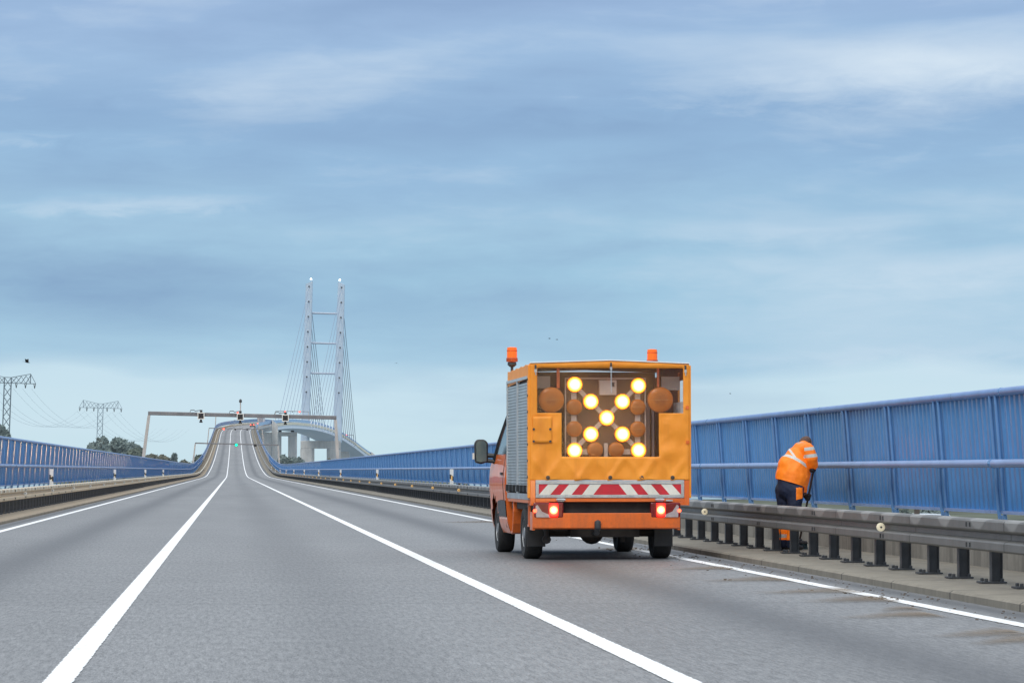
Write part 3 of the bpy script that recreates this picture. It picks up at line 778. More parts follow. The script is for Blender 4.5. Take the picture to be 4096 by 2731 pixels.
def tarp_mat():
    m, nt, b = new_mat('orange_tarpaulin')
    tc = nd(nt, 'ShaderNodeTexCoord'); V = tc.outputs['Object']
    a = tnoise(nt, V, 2.5, 5, .6, .5); st = tnoise(nt, mapv(nt, V, (6, 6, .8)), 1, 5, .6)
    c = ramp(nt, a, [(.3, (.88, .285, .018)), (.7, (.98, .36, .03))])
    c = mix(nt, mth(nt, 'MULTIPLY', ramp(nt, st, [(.5, 0), (.8, 1)]), .3), c, (.42, .145, .03))
    lk(nt, c, b.inputs['Base Color']); b.inputs['Roughness'].default_value = .48
    bn = nd(nt, 'ShaderNodeBump'); bn.inputs['Strength'].default_value = .35; bn.inputs['Distance'].default_value = .02
    lk(nt, tnoise(nt, V, 7, 4, .5, .8), bn.inputs['Height']); lk(nt, bn.outputs[0], b.inputs['Normal'])
    return m
TARP = tarp_mat()
ALU = simple('aluminium', (.55, .58, .60), .38, metal=.55, var=.1)
grime(ALU, .8, 1.1, .5, (.16, .13, .10))
SHUT = simple('aluminium_slats', (.46, .52, .55), .42, metal=.5, var=.08, scale=2)
grime(SHUT, .9, 2.2, .55, (.16, .14, .12))
RED = simple('red_reflective_film', (.60, .015, .035), .35, var=.12)
WFILM = simple('white_reflective_film', (.80, .78, .70), .35, var=.06)
grime(WFILM, .8, 1.05, .5, (.45, .40, .30)); grime(RED, .8, 1.05, .45, (.25, .04, .04))
UNDER = simple('dirty_underbody', (.035, .030, .028), .8, var=.4)
INNER = simple('dark_brown_interior', (.085, .055, .05), .7, var=.2)
FRAMEW = simple('white_lamp_frame', (.64, .60, .57), .5)
AMB_OFF = simple('unlit_amber_lens', (.34, .105, .008), .35, var=.4, scale=22)
BEACON = None
m, nt, b = new_mat('orange_beacon_dome'); b.inputs['Base Color'].default_value = (.95, .16, .01, 1); b.inputs['Roughness'].default_value = .2
b.inputs['Emission Color'].default_value = (1, .16, .01, 1); b.inputs['Emission Strength'].default_value = .22; BEACON = m
BEACOND = simple('dark_orange_ring', (.45, .07, .01), .35)
def vinyl_mat():
    m = bpy.data.materials.new('clear_vinyl'); m.use_nodes = True; nt = m.node_tree; nt.nodes.clear()
    o = nd(nt, 'ShaderNodeOutputMaterial'); t = nd(nt, 'ShaderNodeBsdfTransparent'); t.inputs[0].default_value = (.93, .90, .88, 1)
    d1 = nd(nt, 'ShaderNodeBsdfDiffuse'); d1.inputs[0].default_value = (.22, .16, .14, 1); d2 = nd(nt, 'ShaderNodeBsdfTranslucent'); d2.inputs[0].default_value = (.85, .62, .45, 1)
    d = nd(nt, 'ShaderNodeMixShader'); d.inputs[0].default_value = .62; lk(nt, d1.outputs[0], d.inputs[1]); lk(nt, d2.outputs[0], d.inputs[2])
    g = nd(nt, 'ShaderNodeBsdfGlossy'); g.inputs['Roughness'].default_value = .12
    tc = nd(nt, 'ShaderNodeTexCoord'); st = tnoise(nt, mapv(nt, tc.outputs['Object'], (40, 1, 1.2)), 1, 4, .6)
    m1 = nd(nt, 'ShaderNodeMixShader'); lk(nt, mth(nt, 'ADD', mth(nt, 'MULTIPLY', st, .22), .06), m1.inputs[0]); lk(nt, t.outputs[0], m1.inputs[1]); lk(nt, d.outputs[0], m1.inputs[2])
    m2 = nd(nt, 'ShaderNodeMixShader'); m2.inputs[0].default_value = .02; lk(nt, m1.outputs[0], m2.inputs[1]); lk(nt, g.outputs[0], m2.inputs[2])
    lk(nt, m2.outputs[0], o.inputs[0]); return m
VINYL = vinyl_mat()
def lamp_mat(name, rad, stops):
    m, nt, b = new_mat(name)
    tc = nd(nt, 'ShaderNodeTexCoord'); sep = nd(nt, 'ShaderNodeSeparateXYZ'); lk(nt, tc.outputs['Object'], sep.inputs[0])
    r = mth(nt, 'SQRT', mth(nt, 'ADD', mth(nt, 'MULTIPLY', sep.outputs[0], sep.outputs[0]), mth(nt, 'MULTIPLY', sep.outputs[2], sep.outputs[2])))
    c = ramp(nt, mth(nt, 'DIVIDE', r, rad, True), stops)
    lk(nt, c, b.inputs['Base Color']); lk(nt, c, b.inputs['Emission Color']); b.inputs['Emission Strength'].default_value = 5.5
    return m
LAMP_ON = lamp_mat('lit_warning_lamp', .108, [(0, (1, .88, .50)), (.50, (1, .76, .26)), (.72, (1, .46, .05)), (.86, (.5, .13, .0)), (1.0, (.26, .055, .0))])
root_x = at(2119.8, 1900, 39.8).x + 1.065
truck = thing('roadworks_truck', 'orange roadworks truck showing a lit cross of amber lamps at its rear', 'truck', (root_x, 39.8, 0), (0, 0, R(1.0)))
W2 = 1.065; BL = 2.75; CX = -.06
def topz(x): return 2.60 + .035 * (1 - min(1, abs(x) / W2))
# rear tarpaulin with the stepped window cut out of it
def rear_tarp():
    hx = [-.970, -.645, .655, .982]; hz = [1.367, 1.945, 2.54]
    xs = sorted(set([round(-W2 + k * (2 * W2) / 84, 4) for k in range(85)] + hx)); zs = sorted(set([round(1.055 + k * (2.60 - 1.055) / 60, 4) for k in range(61)] + hz))
    def clean(a, keep):
        out = []
        for q in a:
            if out and q - out[-1] < .010:
                if q in keep: out[-1] = q
                continue
            out.append(q)
        return out
    xs = clean(xs, hx); zs = clean(zs, hz)
    def disp(x, z):
        t = max(0, min(1, (1.40 - z) / .3))
        side = 1 if abs(x) > .68 and z < 1.93 else 0
        f = 0
        for k, ex in enumerate((-.84, -.42, 0, .42, .84)):
            for sl in (-.75, .7):
                cx_ = ex + sl * (z - 1.09); f += math.exp(-((x - cx_) / .045) ** 2) * .014 * max(0, min(1, (1.42 - z) / .12)) * (.6 + .8 * noise.noise(Vector((k * 3.1, sl, 2.2))))
        n1 = noise.noise(Vector((x * 3.0 + z * 1.6, z * 4.0 - x, 0.3))); n2 = noise.noise(Vector((x * 7 - z * 3, z * 6, 4.3)))
        edge = min(1, (W2 - abs(x)) / .06)
        return edge * (1.5 * f + (.020 * n1 + .011 * n2) * (.35 + .65 * max(t, side * .9)))
    mb = MB(); idx = {}
    for i, x in enumerate(xs):
        for j, z in enumerate(zs):
            zz = z
            if z > 2.541: zz = 2.54 + (z - 2.54) / (2.60 - 2.54) * (topz(x) - 2.54)
            if z < 1.06: zz += .012 * math.sin((x + .84) / .42 * 2 * math.pi) 
            idx[i, j] = len(mb.v); mb.v.append((x, -disp(x, z), zz))
    for i in range(len(xs) - 1):
        for j in range(len(zs) - 1):
            xm, zm = (xs[i] + xs[i + 1]) / 2, (zs[j] + zs[j + 1]) / 2
            if hz[1] < zm < hz[2] and hx[0] < xm < hx[3]: continue
            if hz[0] < zm <= hz[1] and hx[1] < xm < hx[2]: continue
            mb.f.append((idx[i, j], idx[i + 1, j], idx[i + 1, j + 1], idx[i, j + 1])); mb.m.append(0)
    o = mb.build('rear_tarpaulin', TARP, truck, smooth=True)
    md = o.modifiers.new('thick', 'SOLIDIFY'); md.thickness = .004; md.offset = 0
    wn = MB(); wn.add([(-.99, .02, 1.93), (1.0, .02, 1.93), (1.0, .02, 2.56), (-.99, .02, 2.56), (-.665, .02, 1.35), (.675, .02, 1.35), (-.665, .02, 1.93), (.675, .02, 1.93)],
                      [(0, 1, 2, 3), (4, 5, 7, 6)])
    wn.build('clear_window', VINYL, o, fixn=False)
    ey = MB()
    for x in (-.83, -.41, 0, .42, .835): ey.lathe([(.014, -.028), (.027, -.026), (.027, -.012), (.02, -.01)], (x, 0, 1.092), 'y', 14)
    tag(ey.build('eyelet', simple('eyelet_metal', (.11, .10, .09), .35, metal=.8), o), kind='stuff')
    fl = MB(); g = 10; P2 = []
    for i in range(g + 1):
        for j in range(g + 1):
            x = -1.03 + .255 * i / g; z = 1.55 + .35 * j / g; fl.v.append((x, -.022 - .010 * noise.noise(Vector((x * 9, z * 7 + x * 6, 1))), z))
    for i in range(g):
        for j in range(g):
            a = i * (g + 1) + j; fl.f.append((a, a + g + 1, a + g + 2, a + 1)); fl.m.append(0)
    f = fl.build('pocket_flap', TARP, o, smooth=True); md = f.modifiers.new('thick', 'SOLIDIFY'); md.thickness = .008
    sd = MB()
    for x in (-1.02, -.80):
        for z in (1.57, 1.73): sd.lathe([(.016, -.038), (.016, -.028)], (x, 0, z), 'y', 12)
    tag(sd.build('stud', DARKM, f), kind='stuff')
    for x in (-.995, .012, 1.01):
        bk = MB(); zt = topz(x); bk.box((x, -.022, zt - .05), (.022, .02, .055)); bk.box((x, -.022, zt - .10), (.03, .024, .04), 1); bk.tube([(x, -.03, zt - .08), (x + .004, -.028, zt - .16 - (.26 if abs(x) < .1 else 0))], .008, 6, 1)
        bk.build('strap_buckle', [DARKM, ALU], o)
    tb = MB(); tb.box((1.035, -.012, 2.02), (.045, .006, .045)); tb.box((1.04, -.012, 1.56), (.045, .006, .045)); tag(tb.build('tape_patch', ORANGE, o), kind='stuff')
rear_tarp()
# box: roof sheet, corner posts, sides
mb = MB()
nx, ny = 8, 10
for j in range(ny + 1):
    for i in range(nx + 1):
        x = -W2 + 2 * W2 * i / nx; y = .0 + BL * j / ny
        z = topz(x) - .03 * j / ny - (.018 * math.sin(j * math.pi * 2.5 / ny * 2) ** 2 if 0 < j < ny else 0)
        mb.v.append((x, y, z + .004))
for j in range(ny):
    for i in range(nx):
        a = j * (nx + 1) + i; mb.f.append((a, a + 1, a + nx + 2, a + nx + 1)); mb.m.append(0)
for sx in (0, nx):            # skirts hanging over the sides
    o0 = len(mb.v)
    for j in range(ny + 1):
        v = mb.v[j * (nx + 1) + sx]; mb.v.append((v[0] * 1.004 + .012 * noise.noise(Vector((v[1] * 5, sx, 0))) * (1 if sx else -1), v[1], 2.41 - .05 * j / ny))
    for j in range(ny):
        a = j * (nx + 1) + sx; b0 = o0 + j; mb.f.append((a, a + nx + 1, b0 + 1, b0)); mb.m.append(0)
rf = mb.build('roof_tarpaulin', TARP, truck, smooth=True)
tr = MB(); tr.tube([(-W2, -.008, 2.607), (0, -.008, 2.645), (W2, -.008, 2.607)], .009, 6); tr.build('white_hem', WHITE, rf)
mb = MB()
for s in (-1, 1):
    mb.b2(s * W2 - .004 * s - .03, s * W2 - .004 * s + .03, .004, .13, .82, 2.58)
mb.build('corner_post', TARP, truck, bevel=.01)
st = MB()
for k in range(7): st.lathe([(.016, 0), (.016, .014)], (-W2 - .036, .035, 1.1 + k * .215), 'x', 8)
tag(st.build('stud', DARKM, truck), kind='stuff')
mb = MB(); mb.b2(W2 - .03, W2, .135, BL, .86, 1.30); mb.b2(W2 - .03, W2, .75, BL, 1.302, 2.5); mb.build('side_wall', TARP, truck)
mb = MB(); mb.b2(-W2 + .03, W2 - .03, BL - .03, BL, .86, 2.575); mb.build('front_wall', INNER, truck)
mb = MB(); mb.b2(-W2 + .03, W2 - .03, .03, BL - .04, .86, .90); mb.build('load_floor', UNDER, truck)
mb = MB(); pr = []
for k in range(26): pr.append((W2 - .06 - .02 * math.sin(k * 1.3) - (.01 if k % 3 else 0), .16 + k * .024))
mb.add([(x, y, z) for z in (1.32, 2.1) for x, y in pr], [(k, k + 1, k + 27, k + 26) for k in range(25)])
mb.build('inner_curtain', simple('pale_curtain', (.62, .72, .78), .6), truck, fixn=False)
mb = MB(); mb.b2(-.965, -.76, .30, .33, 2.28, 2.44); mb.build('inner_panel', simple('grey_inner_panel', (.42, .44, .42), .5), truck)
mb = MB(); mb.b2(.74, .985, .30, .33, 2.26, 2.44); mb.build('inner_panel', bpy.data.materials['grey_inner_panel'], truck)
mb = MB()
for x0, x1 in ((.52, .56), (.57, .63), (.66, .69)): mb.b2(x0, x1, .62, .66, 1.2, 2.1)
mb.build('inner_post', simple('bluish_inner_post', (.34, .38, .46), .5), truck)
# roller shutters on the left side
y0, y1 = .14, BL - .02
mb = MB(); mb.b2(-W2 + .03, -W2 + .06, y0, y1, .86, 2.5); mb.build('side_wall', INNER, truck)
for a, b_ in ((y0 + .02, (y0 + y1) / 2 - .05), ((y0 + y1) / 2 + .05, y1 - .04)):
    mb = MB(); n = 34; prof = []
    for k in range(n):
        z = .96 + k * (2.36 - .96) / n; h = (2.36 - .96) / n
        prof += [(-W2 + .012, z), (-W2 - .004, z + h * .3), (-W2 - .004, z + h * .75), (-W2 + .012, z + h * .98)]
    vs = [(x, y, z) for y in (a, b_) for x, z in prof]; m_ = len(prof)
    mb.add(vs, [(k, k + 1, k + 1 + m_, k + m_) for k in range(m_ - 1)]); sh = mb.build('roller_shutter', SHUT, truck, fixn=False)
    bb = MB(); bb.b2(-W2 - .012, -W2 + .02, a, b_, .90, .965)
    for k in range(3): bb.b2(-W2 - .05, -W2 - .01, a + .18 + k * .42, a + .26 + k * .42, .90, .99, 1)
    bb.build('bottom_bar', [ALU, BLACK], sh)
mb = MB(); ym = (y0 + y1) / 2
for a, b_ in ((y0 - .01, y0 + .02), (ym - .05, ym - .02), (ym + .02, ym + .05), (y1 - .04, y1)): mb.b2(-W2 - .02, -W2 + .02, a, b_, .88, 2.40)
mb.b2(-W2 - .022, -W2 + .02, y0 - .01, y1, 2.402, 2.44); mb.build('shutter_frame', ALU, truck)
mb = MB(); mb.b2(-W2 - .012, -W2 + .06, .1, y1, .80, .878); mb.build('side_rail', ALU, truck)
mb = MB(); mb.b2(-W2 - .006, -W2 + .1, .14, y1, .755, .798); mb.build('side_skirt', ORANGE, truck)
# signal board with its lamps
bd = MB(); bd.b2(-.56, .54, .34, .36, 1.30, 2.44); board = bd.build('signal_board', INNER, truck)
fr = MB(); yf = .325
for x0, x1, z0, z1 in ((-.56, .53, 2.405, 2.42), (-.56, -.545, 1.3, 2.40), (.515, .53, 1.3, 2.40)): fr.b2(x0, x1, yf - .01, yf + .01, z0, z1)
fr.b2(-.475, -.405, yf - .012, yf + .012, 1.32, 2.35); fr.b2(.385, .455, yf - .012, yf + .012, 1.32, 2.35)
fr.b2(-.40, -.12, yf - .012, yf + .012, 1.40, 1.47); fr.b2(.11, .38, yf - .012, yf + .012, 1.40, 1.47); fr.b2(-.035, .012, yf - .03, yf + .012, 1.30, 1.55)
for a, b_ in (((-.44, 2.33), (.42, 1.46)), ((.42, 2.32), (-.44, 1.46))):
    dv = Vector((b_[0] - a[0], 0, b_[1] - a[1])); fr.box(((a[0] + b_[0]) / 2, yf - (.017 if a[0] < 0 else .027), (a[1] + b_[1]) / 2), (dv.length, .012, .06), 0, Matrix.Rotation(-math.atan2(dv.z, dv.x), 3, 'Y'))
fr.build('lamp_frame', FRAMEW, board)
cb = MB(); cb.b2(-.105, .125, .24, .335, 2.19, 2.39); cb.b2(.06, .095, .225, .2395, 2.30, 2.36, 1); cb.build('control_box', [simple('control_box_plastic', (.60, .55, .52), .5), DARKM], board, bevel=.006)
def lampmesh(r, mat, name):
    mb = MB(); mb.lathe([(r, .05), (r, -.005), (r * .985, -.02)], (0, 0, 0), 'y', 28, 1)
    pts = [(r * .975, -.021)] + [(r * math.cos(a) * .97, -.021 - .03 * math.sin(a)) for a in (.5, .9, 1.25, 1.5)]
    mb.lathe(pts, (0, 0, 0), 'y', 28, 0); return mb.build(name, [mat, AMB_OFF], board, smooth=True)
on = None
for px, py in ((718, 305), (1153, 312), (828, 420), (1043, 420), (936, 530), (828, 640), (1043, 640), (717, 750), (1153, 748)):
    loc = ((px - 940) / 507, .27, (1486 - py) / 507)
    if on is None: on = lampmesh(.106, LAMP_ON, 'lit_lamp'); on.location = loc
    else: clone(on, board, loc)
m, nt, b = new_mat('unlit_amber_ribbed_lens'); tc = nd(nt, 'ShaderNodeTexCoord'); sp_ = nd(nt, 'ShaderNodeSeparateXYZ'); lk(nt, tc.outputs['Object'], sp_.inputs[0])
rg_ = mth(nt, 'SQRT', mth(nt, 'ADD', mth(nt, 'MULTIPLY', sp_.outputs[0], sp_.outputs[0]), mth(nt, 'MULTIPLY', sp_.outputs[2], sp_.outputs[2])))
ring_ = mth(nt, 'SINE', mth(nt, 'MULTIPLY', rg_, 260.0)); cell = tnoise(nt, tc.outputs['Object'], 28, 3, .7)
cc_ = ramp(nt, cell, [(.3, (.30, .085, .006)), (.7, (.62, .21, .018))])
cc_ = mix(nt, mth(nt, 'MULTIPLY', mth(nt, 'ADD', ring_, 1), .16), cc_, (.16, .045, .006))
cc_ = mix(nt, ramp(nt, mth(nt, 'DIVIDE', rg_, .11), [(.5, 0), (1, .7)]), cc_, (.68, .22, .012))
cr_ = mth(nt, 'LESS_THAN', mth(nt, 'ABSOLUTE', sp_.outputs[2]), .004)
cc_ = mix(nt, mth(nt, 'MULTIPLY', cr_, .6), cc_, (.55, .30, .12))
lk(nt, cc_, b.inputs['Base Color']); b.inputs['Roughness'].default_value = .3; AMB_LENS = m
off = None
for px, py in ((717, 457), (1150, 457), (717, 605), (1150, 605), (858, 745), (1003, 745)):
    loc = ((px - 940) / 507, .29, (1486 - py) / 507)
    if off is None: off = lampmesh(.107, AMB_LENS, 'unlit_lamp'); off.location = loc
    else: clone(off, board, loc)
big = lampmesh(.172, AMB_LENS, 'large_flash_lamp'); big.location = (-.757, .22, 2.122); clone(big, board, (.71, .22, 2.126))
ar = MB(); ar.b2(-.68, -.64, .24, .27, 2.28, 2.55); ar.b2(.67, .70, .24, .27, 2.30, 2.55); ar.build('lamp_arm', ORANGE, board)
# tailgate with the warning stripes
tg = MB(); z0, z1 = .825, 1.06; xa, xb = -.992, .992
tg.b2(xa, xb, -.012, .03, z1 - .055, z1); tg.b2(xa, xb, -.012, .03, z0, z0 + .04); tg.b2(xa, xa + .042, -.013, .03, z0 + .041, z1 - .056); tg.b2(xb - .042, xb, -.013, .03, z0 + .041, z1 - .056)
gate = tg.build('tailgate', ALU, truck, bevel=.004)
sm = MB(); zb_, zt_ = .866, 1.004; xl, xr = -.95, .95
ys = -.004
def quad(p, mi): sm.add([(x, ys, z) for x, z in p], [tuple(range(len(p)))], mi)
def X(px): return (px - 1157) / (2352 / 700 * 304.0) 
# edges of the stripes along the top and the bottom, measured from the middle outwards
T = [.115, .268, .40, .545, .68, .825, .95]; B_ = [.225, .375, .515, .665, .80, .95, .95]
quad([(-B_[0], zb_), (B_[0], zb_), (T[0], zt_), (-T[0], zt_)], 0)
for k in range(6):
    for s in (-1, 1):
        a, b_, c, d_ = s * B_[k], s * B_[k + 1], s * T[k + 1], s * T[k]
        p = [(a, zb_), (b_, zb_), (c, zt_), (d_, zt_)] if abs(a - b_) > .001 else [(a, zb_), (c, zt_), (d_, zt_)]
        if k == 5: p = [(s * .95, zb_), (s * .95, zt_), (s * .825, zt_)]
        quad(p, 1 if k % 2 == 0 else 0)
sm.build('warning_stripes', [RED, WFILM], gate)
# rear frame
mb = MB()
for s in (-1, 1): mb.b2(s * 1.028 - .035, s * 1.028 + .035, -.006, .10, .725, 1.056)
mb.b2(-.992, .992, 0, .10, .772, .822)
for s in (-1, 1):
    mb.prism([(s * .992, .725), (s * .992, .771), (s * .80, .771), (s * .88, .725)], 'y', .0, .095)
mb.build('rear_frame', ORANGE, truck, bevel=.005)
mb = MB()
for x in (-.66, .66): mb.b2(x - .045, x + .045, -.02, -.007, .775, .822); mb.tube([(x - .06, -.03, .80), (x + .06, -.03, .80)], .014, 8)
tag(mb.build('gate_hinge', ALU, truck), kind='stuff')
mb = MB(); mb.b2(-.96, .96, .11, .2, .60, .78); mb.build('rear_crossmember', UNDER, truck)
for x in (-.1, .15, .4): 
    pass
bm_ = MB(); x0, x1 = CX - .975, CX + .99
bm_.prism([(-.05, .625), (.02, .625), (.02, .415), (-.03, .415), (-.05, .43)], 'x', x0, x1); bump = bm_.build('bumper', ORANGE, truck, bevel=.008)
bm_ = MB(); bm_.b2(x0 - .004, x0 + .03, -.03, .25, .40, .64); bm_.b2(x1 - .03, x1 + .004, -.03, .25, .40, .64); bm_.build('bumper_end', ORANGE, bump)
h = MB(); h.b2(-.215, -.135, -.075, -.051, .40, .47); h.lathe([(.01, .06), (.042, .04), (.045, 0), (.042, -.05)], (-.175, -.075, .475), 'z', 14); h.tube([(-.175, -.06, .44), (-.175, 0, .36), (-.175, .3, .36)], .035, 8)
h.build('tow_hitch', DARKM, truck)
TAIL_ON = lamp_mat('lit_tail_lens', .10, [(0, (1, .62, .3)), (.34, (1, .34, .12)), (.58, (1, .03, .015)), (1, (.6, 0, 0))])
TAIL_SIDE = emis('red_marker_glow', (1, .10, .04), 4)
LENSR = simple('dark_red_lens', (.16, .008, .012), .2, var=.2); LENSC = simple('clear_lens', (.42, .36, .36), .2, var=.15, scale=20)
for s in (-1, 1):
    cx = CX + (-.765 if s < 0 else .795); zc = .665
    l = MB(); l.b2(cx - .20, cx + .20, -.055, .04, zc - .105, zc + .10); lo = l.build('tail_light', LENSR, truck, bevel=.02)
    l = MB(); l.prism([(cx + s * .165, zc - .095), (cx - s * .02, zc - .095), (cx - s * .0, zc - .06), (cx + s * .09, zc - .02), (cx + s * .15, zc + .07), (cx + s * .175, zc + .05)], 'y', -.066, -.056); l.build('reversing_lens', LENSC, lo)
    l = MB(); l.box((0, 0, 0), (.115, .02, .18)); l.build('lit_lens', TAIL_ON, lo, loc=(cx - s * .065, -.063, zc), bevel=.008)
    l = MB(); l.lathe([(.026, 0), (.02, -.02)], (0, 0, 0), 'y', 12); l.build('marker_lens', TAIL_SIDE, lo, loc=(cx + s * .183, -.055, zc - .01))
mb = MB(); mb.box((.79, -.02, .79), (.09, .02, .02)); mb.build('plate_lamp', ALU, truck)
# chassis, axle, mudflaps, wheels
mb = MB()
for s in (-1, 1): mb.b2(CX + s * .42 - .04, CX + s * .42 + .04, .2, 4.9, .45, .62)
mb.b2(CX - .95, CX + .95, .25, 2.7, .66, .75)
mb.build('chassis_frame', UNDER, truck)
RA, FA = .93, 4.33
mb = MB(); mb.tube([(CX - .8, RA, .36), (CX + .8, RA, .36)], .07, 10)
mb.lathe([(.05, -.16), (.13, -.12), (.17, 0), (.13, .12), (.05, .16)], (CX - .06, RA, .36), 'y', 16); mb.build('rear_axle', UNDER, truck, smooth=True)
mb = MB(); mb.b2(CX - .42, CX + .50, .32, .40, .30, .43); mb.b2(CX - .40, CX + .48, .44, .6, .31, .36); mb.tube([(CX - .75, .3, .28), (CX - .75, .3, .46)], .03, 8); mb.tube([(CX - .75, .28, .27), (CX - .75, .33, .27)], .06, 8); mb.tube([(CX + .30, .5, .23), (CX + .30, .5, .4)], .035, 8)
mb.b2(CX - .78, CX - .46, .35, .9, .38, .58); mb.b2(CX + .46, CX + .80, .5, 1.0, .40, .60); mb.build('spare_carrier', UNDER, truck)
mb = MB(); mb.tube([(CX - .4, 4.33, .33), (CX + .4, 4.33, .33)], .06, 8); mb.b2(CX - .45, CX + .45, 3.6, 5.0, .30, .5); mb.build('front_axle', UNDER, truck)
for s, dx in ((-1, 0), (1, 0)):
    x = CX + s * .86 - .01
    mb = MB(); g = 6
    mb.b2(x - .12 - (.0 if s < 0 else .0), x + .13, .50, .515, .17, .44); mb.build('mudflap', BLACK, truck, bevel=.005)
RIMM = simple('wheel_rim_steel', (.30, .31, .32), .4, metal=.6)
def wheel(x, y, s):
    t = MB(); r = .345; wd = .235
    t.lathe([(.20, -wd / 2 + .02), (.23, -wd / 2), (.315, -wd / 2), (.338, -wd / 2 + .02), (r, -wd / 2 + .05), (r, wd / 2 - .05), (.338, wd / 2 - .02), (.315, wd / 2), (.23, wd / 2), (.20, wd / 2 - .02)], (0, 0, 0), 'x', 40)
    o = t.build('wheel', RUBBER, truck, smooth=True, loc=(x, y, r))
    q = MB(); q.lathe([(.198, -wd / 2 + .03), (.185, -wd / 2 + .01), (.17, -wd / 2 + .05), (.10, -wd / 2 + .06), (.07, -wd / 2 + .01), (.02, -wd / 2 + .01)] if s < 0 else [(.198, wd / 2 - .03), (.185, wd / 2 - .01), (.17, wd / 2 - .05), (.10, wd / 2 - .06), (.07, wd / 2 - .01), (.02, wd / 2 - .01)], (0, 0, 0), 'x', 30)
    q.build('rim', RIMM, o, smooth=True)
for s in (-1, 1):
    wheel(CX + s * .875, RA, s); wheel(CX + s * .875, FA, s)
# fenders behind the cab and by the rear wheels
for s in (-1, 1):
    mb = MB(); x0, x1 = sorted((CX + s * 1.0, CX + s * .78))
    arc = [(2.35 + .0, .30), (2.20, .32), (2.12, .45), (2.08, .62), (2.10, .75)]; arc2 = [(2.14, .75), (2.12, .62), (2.16, .47), (2.22, .36), (2.35, .34)]
    mb.prism(arc + arc2, 'x', x0, x1)
    mb.build('fender', ORANGE, truck, bevel=.01)
mb = MB()
for yy in (.30, .40): mb.b2(-W2 + .02, -W2 + .045, yy, yy + .025, .47, .752)
mb.b2(-W2 + .015, -W2 + .05, .28, .45, .44, .469); mb.build('step_bracket', ORANGE, truck)
